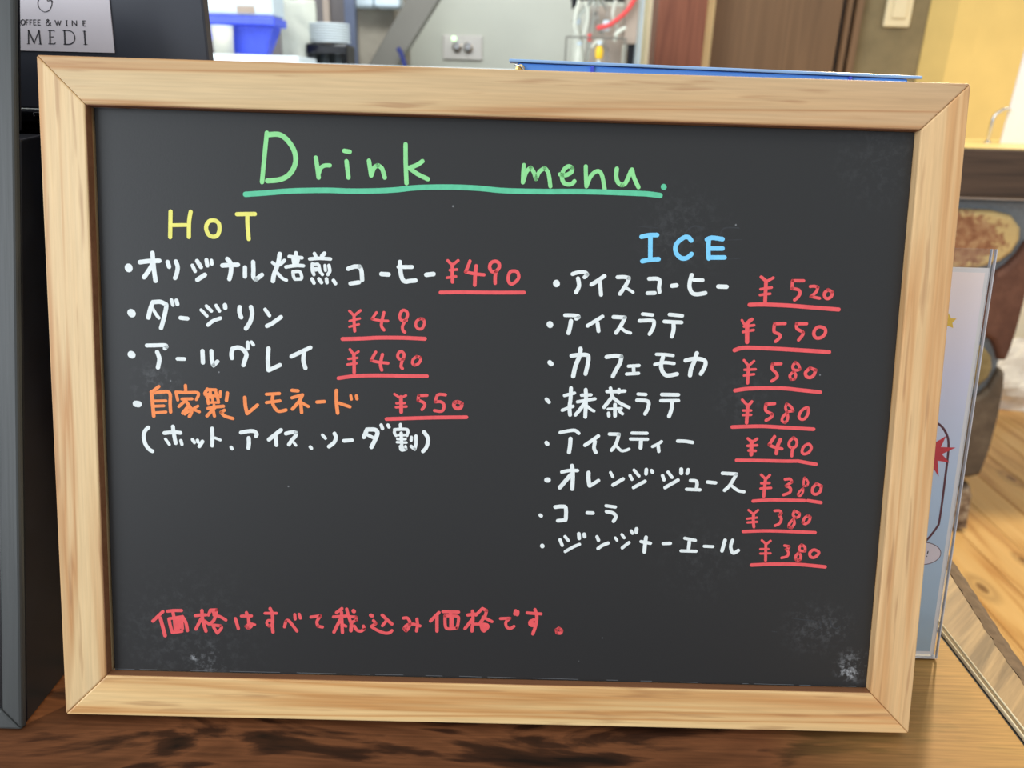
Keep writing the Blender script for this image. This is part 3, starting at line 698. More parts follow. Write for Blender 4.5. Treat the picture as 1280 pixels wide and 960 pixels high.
o = link('bark_edge', bm, m_bark, tb); o['label'] = 'rough grey bark edge'
for (x_, y_) in ((-.75, -.44), (.19, -.44), (-.75, .28), (.19, .28)):
    box('leg', (x_, y_, FZ), (x_+.055, y_+.055, -TP), m_table, tb, bevel=.003)

# ------------------------------------------------------------------ the menu board
W, H, FW, D = .400, .2983, .0197, .016
PF = .005
mb = empty('menu_board', (0, 0, 0), 'black drink menu board in a pale pine frame leaning back on the table', 'board')
mb.matrix_world = Matrix(((0.999949, -0.009785, -0.002452, -0.199990), (0.010088, 0.969966, 0.243032, -0.002018), (0.000000, -0.243045, 0.970015, 0.003889), (0.000000, 0.000000, 0.000000, 1.000000)))
def member(poly, mat, axis_name):
    bm = prism(bmesh.new(), poly, 1, 0, D)
    o = link('frame_rail', bm, mat, mb, local=True, bevel=.0007, seg=2); return o
g_ = .00006
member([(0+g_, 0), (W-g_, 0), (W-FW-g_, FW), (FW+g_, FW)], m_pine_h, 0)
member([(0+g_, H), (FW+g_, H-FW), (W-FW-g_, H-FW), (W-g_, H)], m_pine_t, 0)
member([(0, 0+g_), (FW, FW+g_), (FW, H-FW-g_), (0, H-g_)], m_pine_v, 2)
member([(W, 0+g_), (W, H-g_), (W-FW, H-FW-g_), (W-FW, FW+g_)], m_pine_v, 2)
o = link('board_panel', bx(bmesh.new(), (FW+.0017, PF, FW+.0004), (W-FW-.0004, PF+.003, H-FW-.0004)), m_board, mb, local=True)
o['label'] = 'black writing surface with faint chalk smears'; panel_ = o
link('backing', bx(bmesh.new(), (FW-.004, PF+.003, FW-.004), (W-FW+.004, PF+.006, H-FW+.004)), m_blackmatt, mb, local=True)
for a_, b_ in (((FW+.0001, .0006, FW), (W-FW-.0001, PF, FW+.00025)), ((FW, .0006, FW+.0003), (FW+.00025, PF, H-FW-.0001)), ((FW+.0003, .0006, H-FW-.00025), (W-FW-.0001, PF, H-FW))):
    link('inner_lip', bx(bmesh.new(), a_, b_), m_lip, mb, local=True)
# folding back strut that carries the lean
bm = bmesh.new()
c14 = math.radians(14.07)
hz = .20; gy = hz*math.tan(c14)
# strut foot touches the table behind the board
def wl(yw, zw):   # world offsets behind the rear bottom edge -> board local
    return (D+yw*math.cos(c14)-zw*math.sin(c14), yw*math.sin(c14)+zw*math.cos(c14))
f1 = wl(.095, .0); f2 = wl(.102, .0)
for xs in (.185,):
    p = [(D+.0002, .205), (D+.0002, .222), (D+.006, .222), f2, f1]
    prism(bm, p, 0, xs, xs+.03)
link('back_strut', bm, m_pine_v, mb, local=True, bevel=.0008)

# handwriting: pen strokes on the board face, width:points, in hundredths of a millimetre from its lower left corner
WRITING = [
 ('title', 'letter_green', 'pale green handwritten title word Drink',
  '197:9602,26980 9541,26435 9463,25750 9369,24869;225:9685,26901 10104,26927 10417,26766 10695,26434 10833,26097 10845,25756 10688,25374 10405,25105 10052,24978 9609,24931;197:11736,25980 11791,25646 11860,25133;183:11875,25340 11953,25548 12128,25656 12353,25669;196:12984,26310 13222,26276;197:13083,25868 13126,25513 13169,25171;197:14066,25917 14116,25610 14168,25289;197:14168,25289 14292,25615 14460,25737 14623,25625 14709,25422 14766,25217;197:15666,26667 15682,25861 15727,25003;197:16412,25964 16168,25793 15825,25660;197:15839,25660 16208,25410 16669,25203'),
 ('title', 'letter_green', 'pale green handwritten title word menu',
  '184:20882,25929 20858,25564 20855,25185;184:20862,25199 20997,25637 21181,25835 21314,25646 21430,25340 21561,25653 21802,25832 21972,25596 22075,25048;191:22481,25576 22730,25549 22986,25694 23000,25880 22822,25930 22630,25753 22570,25476 22649,25237 22850,25153 23025,25192 23128,25299;184:23604,25953 23627,25541 23666,25093;184:23666,25093 23826,25512 24030,25724 24205,25750 24356,25527 24487,24944;198:24977,25889 24962,25579 25052,25306 25242,25187 25406,25316 25615,25839;191:25649,25874 25750,25533 25967,25125'),
 ('underline', 'letter_teal', 'teal green line under the title',
  '241:8638,24317 9449,24396 10506,24509 11352,24561 12338,24596 13325,24590 14383,24634 15229,24699 16004,24804 16850,24863 17909,24894 18969,24872 19854,24811 20739,24802 21800,24815 23215,24856 24278,24869 25696,24857 26406,24843 26942,24789'),
 ('bullet', 'letter_teal', 'teal full stop after the title',
  '255:27078,25177 27093,25150'),
 ('heading', 'letter_yellow', 'yellow handwritten heading reading HOT',
  '186:5324,23482 5301,22939 5277,22362;186:6210,23495 6129,23049 6105,22394;168:5388,22889 5985,22914;186:7160,23144 7004,23096 6890,22918 6886,22722 6993,22507 7190,22434 7369,22509 7461,22738 7444,22999 7314,23126 7160,23144;186:8246,23449 9041,23480;186:8709,23427 8704,23035 8753,22381'),
 ('heading', 'letter_blue', 'sky blue handwritten heading reading ICE',
  '205:26208,22972 26539,23051 26896,23070;206:26606,22974 26647,22051;206:26296,21899 26638,21971 27017,22008;206:28434,22872 28306,23005 28106,22995 27849,22790 27741,22545 27809,22282 28021,22089 28245,22087 28396,22188 28481,22279;206:29128,22936 29356,23017 29828,22969;206:29217,22938 29215,22520 29267,22102;206:29339,22546 29853,22560;206:29318,22148 29967,22166'),
 ('item', 'letter_white', 'white line of Japanese writing, first item under HOT',
  '356:3394,20982 3402,20938;204:3903,21226 4349,21291 4771,21312;205:4470,21647 4501,21163 4534,20767 4578,20423;205:4456,21140 4292,20871 4070,20568;196:5138,21269 5195,21059;196:5503,21302 5577,21061 5535,20795 5450,20571;169:6233,21146 6347,20897;196:6446,21350 6609,21090;187:6860,21406 6900,21165;160:7082,21390 7101,21236;205:6441,20519 6780,20750;205:7567,21183 7901,21215 8257,21234;205:7794,21476 7946,21260 7941,20907 7869,20595;196:8567,21123 8561,20725;196:8935,21376 8944,21023 8940,20713 9050,20606 9320,20821;205:10122,21762 10061,21408 9969,21140 9855,20828 9808,20560;151:9794,21378 9948,21250;169:10328,21481 10127,21299;152:10012,20920 10211,20705 10411,20613;178:10842,21826 10841,21694;160:10539,21664 11108,21622;151:10707,21580 10750,21339;151:10952,21565 10893,21343;134:10832,21606 10830,21319;160:10393,21196 10839,21275 11173,21271;152:10703,20993 10725,20808 10782,20676;152:10712,20993 10993,21010 11090,20818 11081,20707;152:10800,20668 11058,20684;160:11665,21827 11731,21697;187:12109,21840 11998,21727;160:11455,21579 11909,21623 12376,21605;161:11574,21362 11573,21097 11639,20900;134:11574,21340 11819,21369;125:11774,21169 11685,21166;152:11863,21304 11907,21062 12019,20910;143:12131,21311 12153,21091;161:12309,21316 12345,21074 12264,20917;134:11685,21091 11908,21142;170:11550,20698 11638,20523;170:11862,20706 11973,20554;170:12197,20716 12219,20561;170:12510,20658 12599,20527;197:13165,21195 13424,21295 13669,21310 13759,21114 13792,20716;188:13269,20546 13649,20610;206:14652,21006 14965,20993;197:15473,21560 15500,21163 15570,20855 15706,20703 15929,20731 16175,20761;179:15409,21337 16011,21354;206:16654,21027 16976,21071'),
 ('price', 'letter_red', 'red handwritten price with underline beside the first HOT item',
  '134:17604,21686 17773,21514;134:18068,21699 17818,21493;161:17817,21515 17814,21228 17832,20740;125:17710,21260 18022,21300;125:17582,20920 17984,20989;152:18595,21692 18511,21446 18404,21200 18831,21132 19235,21099;170:18877,21479 18841,21079 18833,20635;161:19767,21274 19589,21251 19482,21429 19535,21630 19712,21710 19883,21640 19906,21441 19768,21238 19739,20971 19745,20740;157:20505,21303 20373,21211 20321,20987 20371,20789 20499,20726 20697,20865 20795,21045 20717,21265 20505,21303;171:17302,20258 18266,20294 19612,20318 21048,20362'),
 ('item', 'letter_white', 'white line of Japanese writing, second item under HOT',
  '358:3446,18971 3481,18932;206:4431,19467 4310,19160 4210,18777;198:4431,19467 4744,19494 4943,19424 5030,19337 4953,18955 4854,18593 4766,18321;152:4422,19164 4550,18943 4679,18768;161:5260,19589 5321,19367;188:5483,19572 5524,19409;188:5643,18803 5956,18776;152:6578,19179 6833,18917;161:6819,19364 7039,19147;161:7254,19399 7397,19157;206:7648,19423 7660,19307;171:6870,18514 7098,18700 7436,18835;206:8309,19352 8293,19137 8366,18906;202:8811,19375 8861,19063 8767,18701 8574,18404;171:9446,19280 9636,19017;189:9519,18542 9745,18661 10152,18964'),
 ('price', 'letter_red', 'red handwritten price with underline beside the second HOT item',
  '126:13228,19318 13430,19122;126:13721,19354 13453,19123;144:13439,19145 13440,18785 13469,18426;108:13229,18869 13700,18995;108:13229,18609 13656,18737;126:14441,19285 14240,18987 14600,18930 14960,18917;144:14777,19294 14690,18910 14670,18684 14784,18507;140:15793,18963 15567,18970 15485,19134 15563,19361 15675,19422 15811,19345 15835,19166 15703,18893 15616,18688 15640,18508 15731,18434;135:16399,19061 16243,18930 16223,18727 16360,18596 16517,18645 16604,18873 16548,19051 16399,19061;181:12915,18050 13839,18098 14516,18152 15644,18179 16637,18161'),
 ('item', 'letter_white', 'white line of Japanese writing, third item under HOT',
  '334:3387,17091 3426,17065;180:4097,17514 4511,17534 4916,17550 4986,17479 4903,17405;199:4556,17232 4651,16917 4573,16528;172:5463,16948 5779,16948;199:6599,17333 6611,16812;190:7004,17344 7019,16936 7082,16688 7266,16875;203:7953,17461 7904,17233 7924,17052;203:7953,17470 8202,17536 8426,17451 8580,17229 8509,16977 8438,16748;180:8646,17774 8643,17503;153:8813,17801 8902,17677;204:9576,17528 9549,17051 9566,16551;190:9589,16542 10089,16793;190:10611,17194 11087,17434 11471,17625;199:11177,17391 11152,17004 11241,16687'),
 ('price', 'letter_red', 'red handwritten price with underline beside the third HOT item',
  '136:13254,17584 13390,17406;118:13639,17503 13445,17362;163:13427,17384 13446,16975 13447,16542;109:13188,17150 13595,17216;118:13143,16899 13550,16969;140:14421,17502 14206,17110 14523,17050 14977,17008;154:14724,17397 14637,16962 14698,16690;141:15677,17218 15495,17213 15413,17348 15470,17508 15582,17557 15697,17446 15685,17287 15610,17103 15567,16874 15636,16784;136:16286,17349 16129,17231 16086,17048 16178,16945 16336,17009 16447,17171 16445,17308 16286,17349;173:12736,16262 13393,16372 14074,16422 14981,16447 15889,16449 16752,16463'),
 ('item', 'letter_orange', 'orange Japanese writing with a white bullet, fourth item under HOT',
  '154:4595,15661 4270,15400;173:4248,15409 4280,14941 4321,14296;159:4292,15355 4724,15413 4996,15429 5096,15285 5082,14917 5095,14502;136:4349,14989 4894,15013;136:4343,14749 4797,14780;136:4357,14445 4881,14496;154:5796,15740 5804,15488;145:5358,15430 5399,15224 5431,15064;145:5358,15430 5789,15418 6310,15433 6376,15320 6281,15110;145:5623,15115 6077,15137;146:5803,15074 5478,14766;164:5780,15051 5934,14824 6055,14574 5945,14317;173:5887,14754 5653,14471;127:5743,14418 6044,14666;136:6342,14812 6112,14668;137:6112,14668 6405,14546;154:6790,15606 6673,15419;136:6671,15351 6899,15380;145:6767,15583 7175,15580;154:6916,15564 6919,15242;136:6738,15260 7283,15321;146:6783,15239 6822,14941;136:7010,15291 7028,15015;145:7173,15479 7279,15068;118:6914,14989 7300,15000;136:7377,15507 7350,15254;164:7694,15447 7643,15101;155:6795,14709 7115,14787 7502,14834;137:7071,14878 7114,14741;155:7045,14693 6742,14361;155:7022,14692 7084,14371;155:7544,14651 7383,14554 7562,14383 7925,14277;173:8476,15261 8503,14871 8575,14526;159:8589,14527 9049,14932;150:9464,15440 10055,15488;150:9460,15058 10075,15153;160:9759,15411 9733,15088 9844,14815 10025,14672 10344,14736;164:10624,15650 10896,15635;150:10621,15306 11100,15457;159:11100,15447 10939,15144 10641,14790;141:11007,15123 11370,14925;160:11020,15077 11059,14639;159:11758,15143 12099,15175;173:12645,15696 12646,15167 12701,14660;150:12759,15124 13261,14962;137:13296,15484 13328,15314;155:13555,15477 13579,15339'),
 ('bullet', 'letter_white', 'white bullet dot',
  '300:3529,14842 3655,14827'),
 ('price', 'letter_red', 'red handwritten price with underline beside the fourth HOT item',
  '118:15284,15607 15513,15452;118:15808,15552 15605,15454;174:15582,15477 15598,14785;119:15379,15185 15767,15205;119:15358,15000 15837,15045;146:16765,15587 16391,15567 16358,15350 16610,15251 16671,15114 16546,14926;146:17607,15633 17266,15623 17143,15297 17408,15305 17547,15161 17514,14929 17369,14865 17117,14895;169:18183,15330 18024,15303 18004,15127 18143,15015 18316,15066 18367,15252 18183,15330;174:14930,14442 16095,14511 17237,14574 18586,14624'),
 ('item', 'letter_white', 'white line of Japanese writing in brackets under the orange item',
  '183:4064,13757 3900,13590 3837,13309 3905,12985 4058,12756 4215,12657;183:4787,13521 5176,13568 5517,13549;183:5182,13833 5219,13486 5291,13068;137:4825,13242 5001,12991;156:5531,13191 5573,13015;156:6058,13252 6146,13115;156:6286,13226 6307,13142;183:6513,13171 6371,12948;183:6968,13788 6974,13393 6953,12996;128:7088,13359 7337,13263;156:7821,12940 7866,12866;183:8280,13637 8601,13706 8875,13714 9001,13587 8963,13483;192:8633,13391 8639,13158 8613,12924;192:9556,13345 9787,13538 10109,13803;183:9878,13494 9897,13098;183:10336,13646 10611,13714 10794,13705 10770,13541 10609,13350 10470,13136;128:10654,13281 10790,13108;156:11445,13055 11500,12986;147:12005,13621 12143,13470;183:12555,13705 12623,13521 12532,13285 12302,13092;174:12981,13376 13356,13414;202:14041,13931 13906,13578;202:14041,13931 14407,13932 14523,13781 14410,13452 14252,13120;156:14088,13676 14318,13566;165:14689,14158 14750,13996;156:15000,14166 15047,14074;156:15572,14204 15588,13996;147:15313,13965 15301,13802 15380,13687;147:15300,13965 15826,13993 15919,13888 15875,13701;128:15508,13714 15783,13722;156:15608,13810 15642,13204;128:15441,13526 15808,13536;119:15420,13376 15856,13369;129:15569,13193 15598,13039 15690,13009 15846,13060 15812,13199;119:15698,13135 15675,13088;147:16082,13627 16070,13473;156:16288,13688 16292,13362 16241,13070 16074,13206;184:16652,13885 16816,13656 16842,13423 16754,13140 16619,12987'),
 ('note', 'letter_red', 'red line of Japanese writing along the bottom of the board',
  '160:4490,4972 4007,4492;179:4364,4649 4470,4207 4562,3788;160:4702,4993 5008,5035 5360,5044;160:4959,4960 5000,4714;160:4762,4610 4824,4265 4910,3945;151:4763,4624 5376,4739;165:5400,4749 5557,4432 5619,4062;160:5351,4674 5386,4155;207:5044,4617 5070,4123;179:5233,4621 5222,4176;151:4934,3946 5359,4021;160:6012,4814 6272,4845 6507,4861;170:6323,5068 6351,4600 6491,4059;160:6267,4647 6022,4147;151:6454,4553 6639,4410;151:6723,5103 6624,4854;160:6723,5103 7019,5120 6978,4912 6878,4613 6686,4411;141:6839,5017 6885,4959;151:6883,4860 7164,4793 7443,4628;151:6826,4355 6908,4169 7031,3974;151:6874,4366 7193,4335 7224,4226 7055,3999;160:7891,4713 8025,4222;151:8176,4844 8646,4865;160:8413,5022 8504,4753 8523,4457;141:8523,4457 8380,4345 8497,4243 8640,4351 8641,4460;123:8618,4484 8806,4439;141:9283,5010 9824,5023;165:9530,5247 9635,4930 9630,4386 9651,4089;132:9585,4657 9421,4653 9362,4503 9465,4372 9607,4460;151:10196,4360 10269,4649 10410,4663 10784,4167;151:10685,4981 10703,4759;151:10893,5001 10953,4815;151:11448,4877 11895,4947 11730,4661 11776,4430 11989,4396;155:12908,5333 12649,5129;151:12508,4913 13097,4968;161:12885,5160 12909,4617 12933,4146;165:12838,4813 12673,4462 12532,4161;142:12933,4543 13098,4463;156:13134,5314 13215,4946;198:13450,5233 13474,5204;146:13215,4946 13569,4930 13593,4782 13334,4652;156:13239,4922 13334,4627;180:13357,4628 13335,4256;151:13499,4483 13618,4288 13807,4243 13963,4346 13924,4494;179:14266,5037 14337,5009;151:14395,4778 14514,4632 14302,4493;151:14302,4478 14563,4311 14943,4172 15179,4203 15273,4304;161:14804,5060 15032,4843 15270,4627;151:15009,4793 14822,4541;151:15810,4937 15999,4942 16119,4722 16052,4448 15935,4306 15839,4418 15979,4595 16262,4651 16594,4571;151:16448,4904 16475,4607 16432,4309;161:17481,5251 17087,4821;166:17390,5076 17402,4333;161:17669,5305 18401,5299;161:18025,5240 18052,5043;151:17768,5085 17800,4566 17968,4456 18346,4505 18409,4904 18334,5090 17767,5095;218:18075,5068 18085,4499;161:18843,5162 19182,5220;161:19061,5365 19092,5020 19059,4374;161:19069,4970 18725,4490;142:19075,4722 19382,4730;151:19507,5485 19230,5172;161:19530,5500 19721,5406 19657,5133 19428,4781;151:19563,5081 19755,4987 19994,4869;161:19478,4683 19555,4436;152:19571,4735 19771,4700 19803,4567 19627,4389;152:19645,4627 19649,4464;147:20392,5028 20841,5054 20657,4861 20687,4639 20855,4544 21041,4662;180:21100,5426 21071,5277;199:21187,5379 21176,5260;151:21646,5341 22300,5308;161:22010,5513 22107,5145 22059,4698 21943,4307;142:21978,5018 21792,4914 21796,4766 21917,4714 22032,4797;142:21887,4902 21913,4818;161:23176,4617 23047,4524 23090,4386 23256,4380 23313,4506 23176,4617'),
 ('item', 'letter_white', 'white line of Japanese writing, first item under ICE',
  '314:22484,20817 22494,20790;179:23195,21245 23483,21333 23752,21328 23859,21242 23738,21114;189:23449,21053 23507,20721 23383,20436;188:24065,20803 24350,20989 24633,21197;180:24442,20925 24511,20356;180:25218,21160 25509,21177 25735,21139 25635,20869 25363,20425;135:25644,20691 25945,20508;180:26634,21129 26993,21143 27124,21044 27102,20777 27136,20554;180:26599,20486 26927,20504;198:27683,20846 27884,20874;189:28542,21351 28481,21082 28473,20815 28600,20560 28829,20499 29199,20567;180:28658,21132 29040,21134;198:29763,20873 30137,20870'),
 ('price', 'letter_red', 'red handwritten price with underline beside the first ICE item',
  '153:31669,21349 31897,21178;135:32211,21329 31964,21180;172:31897,21178 31905,20732 31918,20195;126:31674,20806 32164,20896;126:31669,20547 32116,20617;149:33583,21234 33088,21224 33091,20877 33365,20831 33466,20686 33389,20505 33240,20367;140:33904,20989 34074,21007 34249,20967 34184,20751 33965,20543 34363,20474;149:34717,20869 34571,20717 34599,20530 34748,20471 34897,20592 34919,20771 34717,20869;190:31224,20095 31833,20126 32965,20112 34101,20054 35261,19996'),
 ('item', 'letter_white', 'white line of Japanese writing, second item under ICE',
  '298:22250,18970 22269,18948;171:22926,19398 23241,19403 23504,19378 23552,19321 23437,19251;199:23206,19145 23171,18874 23113,18601;172:23959,18950 24333,19199 24619,19387;181:24406,19088 24466,18729;181:25116,19378 25636,19370 25472,19005 25261,18670;145:25477,18892 25711,18732 25917,18679;163:26419,19549 26872,19517;172:26298,19240 26862,19269 26957,19181 26924,18932 26779,18657;172:27639,19560 28215,19518;172:27420,19239 28200,19220;190:27841,19161 27856,18868 27795,18572'),
 ('price', 'letter_red', 'red handwritten price with underline beside the second ICE item',
  '118:30921,19395 31032,19226;154:31379,19452 31145,19229;200:31173,19275 31220,18417;154:31248,19377 31336,19424;127:31039,19114 31488,19185;127:31009,18864 31479,18968;150:32887,19300 32412,19278 32413,18925 32649,18810 32703,18684 32513,18475;150:33861,19318 33408,19305 33447,19081 33730,18939 33717,18803 33552,18572;154:34438,19194 34266,19067 34222,18862 34340,18693 34566,18713 34734,18899 34708,19115 34438,19194;191:30676,18029 31055,18149 31829,18161 33197,18130 34981,18065'),
 ('item', 'letter_white', 'white line of Japanese writing, third item under ICE',
  '218:22308,17245 22383,17174;191:23287,17572 23626,17627 23989,17628 24062,17493 24030,17173 23955,16769;205:23683,17901 23650,17573 23486,17113 23399,16644;191:24878,17561 25261,17626 25558,17602 25503,17305 25335,16980 25202,16688;155:25896,17169 26372,17214;164:26125,17139 26151,16888;155:25822,16810 26367,16857;155:27143,17746 27484,17746 27895,17712;155:27089,17279 27503,17382 27960,17349;192:27444,17631 27372,17264 27456,16969 27670,16792 28122,16873;192:28476,17500 28768,17576 29132,17586 29365,17492 29378,17273 29207,16912;201:28971,17846 28866,17442 28748,17119 28718,16830'),
 ('price', 'letter_red', 'red handwritten price with underline beside the third ICE item',
  '128:31137,17586 31359,17327;119:31595,17562 31381,17351;155:31358,17350 31360,16961 31364,16548;119:31188,17149 31688,17190;119:31182,16888 31635,16960;142:32834,17468 32447,17449 32440,17220 32635,17042 32693,16860 32455,16661;132:33489,17559 33374,17382 33422,17233 33562,17191 33718,17241 33635,17435 33489,17559;132:33430,17123 33273,16944 33340,16772 33499,16790 33541,16975 33430,17123;155:34170,17313 33980,17101 34039,16919 34226,16879 34375,17020 34428,17228 34170,17313;183:30815,16188 31495,16299 32866,16350 33788,16292 34711,16215'),
 ('item', 'letter_white', 'white line of Japanese writing, fourth item under ICE',
  '174:22215,15554 22338,15428;155:23035,15747 23487,15875;183:23319,16091 23315,15593 23283,15223 23319,14863;156:22954,15066 23442,15264;155:23811,15782 24244,15812;155:23640,15473 24434,15633;183:23993,16036 24023,15612 24019,14789;174:23941,15379 23768,15120 23571,14869;137:24082,15291 24271,15134 24411,15068;164:24968,15984 25333,15994 25780,16029;165:25121,16140 25205,15783;155:25512,16091 25510,15938;174:25229,15760 24862,15256;156:25278,15693 25585,15470 26007,15273;128:25048,15178 25665,15227;174:25360,15394 25383,14872;165:25080,14984 25099,14864;147:25580,15090 25722,14974;155:26389,15907 26747,15894;174:26357,15620 26770,15608 26903,15505 26857,15227 26754,15001;174:27478,15913 28229,15920;156:27447,15626 28257,15658;184:27963,15580 27957,15256 27860,14915'),
 ('price', 'letter_red', 'red handwritten price with underline beside the fourth ICE item',
  '128:31172,15769 31407,15534;138:31617,15702 31477,15513;166:31444,15535 31438,14709;119:31240,15275 31607,15285;119:31254,15067 31620,15086;152:32664,15638 32276,15595 32282,15303 32582,15149 32560,15009 32327,14849;129:33215,15639 33183,15443 33264,15274 33546,15323 33421,15519 33215,15639;129:33258,15227 33088,15023 33064,14846 33208,14761 33305,14889 33315,15076 33258,15227;138:34168,15493 33948,15362 33828,15113 33895,14961 34092,14966 34228,15193 34234,15416 34168,15493;175:30792,14496 32069,14567 33224,14538 34543,14494'),
 ('item', 'letter_white', 'white line of Japanese writing, fifth item under ICE',
  '193:22282,13535 22330,13476;161:22900,14028 23301,14123 23576,14144 23755,14014;194:23383,13752 23373,13410 23338,13118;175:24062,13466 24375,13694 24656,13912;175:24515,13651 24482,13346 24573,13147;166:25167,14019 25604,14021 25487,13560 25292,13264;138:25538,13444 25731,13262 25915,13267 26096,13342;152:26200,14093 26890,14102;152:26144,13812 26926,13823;184:26630,13754 26624,13412;147:27174,13488 27376,13587 27576,13733;162:27424,13565 27476,13271;166:28321,13776 28658,13776 29007,13729'),
 ('price', 'letter_red', 'red handwritten price with underline beside the fifth ICE item',
  '138:31545,13979 31749,13821;138:31970,13976 31773,13821;185:31725,13843 31751,13234;129:31553,13637 31990,13677;129:31614,13418 31938,13413;153:32770,14105 32543,13711 32781,13614 33147,13539;171:33047,13972 32939,13665 32903,13312;134:33649,14082 33478,13890 33479,13679 33640,13576 33794,13688 33813,13923 33649,14082;139:33705,13638 33635,13449 33633,13213;139:34364,13797 34143,13650 34091,13414 34214,13323 34415,13422 34506,13636 34364,13797;162:31088,12948 32177,12963 33104,12964 33567,12971 33937,12986;167:33937,12986 34313,12925 34782,12857'),
 ('item', 'letter_white', 'white line of Japanese writing, sixth item under ICE',
  '250:22359,11782 22423,11784;162:23039,12179 23369,12258 23762,12268;199:23500,12483 23553,12050 23549,11396;199:23446,12048 23203,11734 22973,11443;199:24275,12178 24286,11880 24345,11574;167:24369,11560 24752,11822;148:25292,12214 25407,12014;176:25433,11626 25884,11923;153:26200,12097 26301,11919;148:26373,12361 26618,12084;176:26941,12400 26937,12196;167:27184,12359 27234,12275;162:26389,11533 26908,11845;162:27705,12136 27785,11935;153:27951,12308 28149,12063;185:28555,12457 28565,12268;176:28880,12442 28843,12275;167:27850,11571 28434,11942;167:29015,11934 29272,11917 29326,11776 29313,11595;158:28853,11517 29481,11505;167:29808,11884 30181,11856;167:30478,12318 31130,12298 30861,11769 30621,11511;149:30957,11724 31249,11518 31532,11464'),
 ('price', 'letter_red', 'red handwritten price with underline beside the sixth ICE item',
  '130:32277,12290 32490,12097;130:32677,12291 32535,12122;154:32489,12120 32473,11669 32462,11274;121:32304,11893 32689,11912;121:32288,11640 32774,11686;140:33397,12106 33628,12127 33722,11987 33465,11800 33672,11701 33664,11496 33379,11369;102:34296,12215 34265,12001 34293,11812 34441,11825 34474,12007 34296,12215;102:34264,11707 34091,11521 34046,11363 34173,11352 34268,11526 34264,11707;144:34875,11937 34714,11728 34731,11500 34890,11437 35066,11571 35107,11833 34875,11937;159:31979,11037 32767,11115 33420,11122 34367,11123;163:34530,11127 35144,11048'),
 ('item', 'letter_white', 'white line of Japanese writing, seventh item under ICE',
  '168:22107,10105 22155,10068;186:22792,10510 23107,10547 23286,10475 23305,9959;177:22936,9858 23293,9901;177:24295,10272 24551,10269;154:25151,10634 25586,10583;173:25186,10357 25491,10294 25629,10130 25532,9902'),
 ('price', 'letter_red', 'red handwritten price with underline beside the seventh ICE item',
  '112:31797,10602 32020,10416;112:32240,10613 32043,10417;145:32042,10440 32051,10081 32098,9803;112:31755,10179 32218,10253;112:31790,10002 32231,10047;136:33027,10600 33246,10606 33349,10475 33237,10400 33358,10211 33279,9993 33085,9886;131:33946,10624 33891,10417 34027,10286 34167,10352 34188,10506 33946,10624;136:33929,10216 33764,10029 33730,9845 33865,9801 33981,10011 33929,10216;136:34594,10401 34439,10287 34375,10069 34492,10010 34652,10124 34707,10332 34594,10401;159:31617,9564 32869,9630 34982,9603'),
 ('item', 'letter_white', 'white line of Japanese writing, eighth item under ICE',
  '215:22249,8632 22258,8617;159:23070,8947 23183,8680;150:23298,9108 23460,8919;178:23938,9259 23965,9038;178:24191,9242 24214,9127;150:23334,8384 23691,8611 23990,8754;164:24793,9137 24871,8965;164:24864,8568 25045,8718 25321,8846;131:25646,9111 25736,8987;140:25948,9273 26067,9117;150:26379,9462 26445,9348;178:26622,9565 26615,9401;154:25995,8631 26302,8896;159:26861,8958 27301,8888;178:27085,9172 27054,8843 27040,8464;159:27905,8889 28237,8912;150:28898,9171 29400,9082;169:29129,9065 29105,8653;150:28758,8557 29463,8556;145:29833,8808 30238,8799;174:30791,9123 30681,8607;164:31142,9132 31075,8850 31154,8561 31274,8525 31445,8646'),
 ('price', 'letter_red', 'red handwritten price with underline beside the eighth ICE item',
  '113:32515,9167 32725,8989;117:32925,9149 32748,8990;141:32714,9013 32755,8199;108:32469,8740 32858,8750;108:32483,8522 32966,8549;127:33598,8939 33802,8910 33807,8833 33681,8762 33794,8629 33765,8434 33499,8339;131:34393,8998 34295,8860 34352,8716 34580,8697 34556,8891 34393,8998;136:34294,8608 34160,8444 34197,8260 34368,8240 34400,8450 34294,8608;141:34974,8771 34808,8606 34869,8423 35049,8403 35216,8568 35207,8689 34974,8771;170:32111,7953 33214,8030 34393,8036 35579,7954'),
 ('ghost', 'letter_ghost', 'faint grey traces of erased writing around the heading ICE',
  '72:28141,23171 28350,23418 28612,23513 28886,23411;63:29725,23194 29823,23416 30087,23489 30534,23480;45:26120,23420 26925,23378;36:30076,22940 30700,22980;36:29503,22043 30664,22142'),
 ('ghost', 'letter_ghost', 'faint grey traces of erased writing near the lower right corner',
  '45:34205,5400 34638,5337 35214,5277 35602,5187 35570,4987 35255,4731;63:36019,5347 36137,5051 36337,4932 36520,5036;36:33301,4707 33541,4688'),
 ('dust', 'letter_dust', 'thin pale line of chalk dust along the edges of the board',
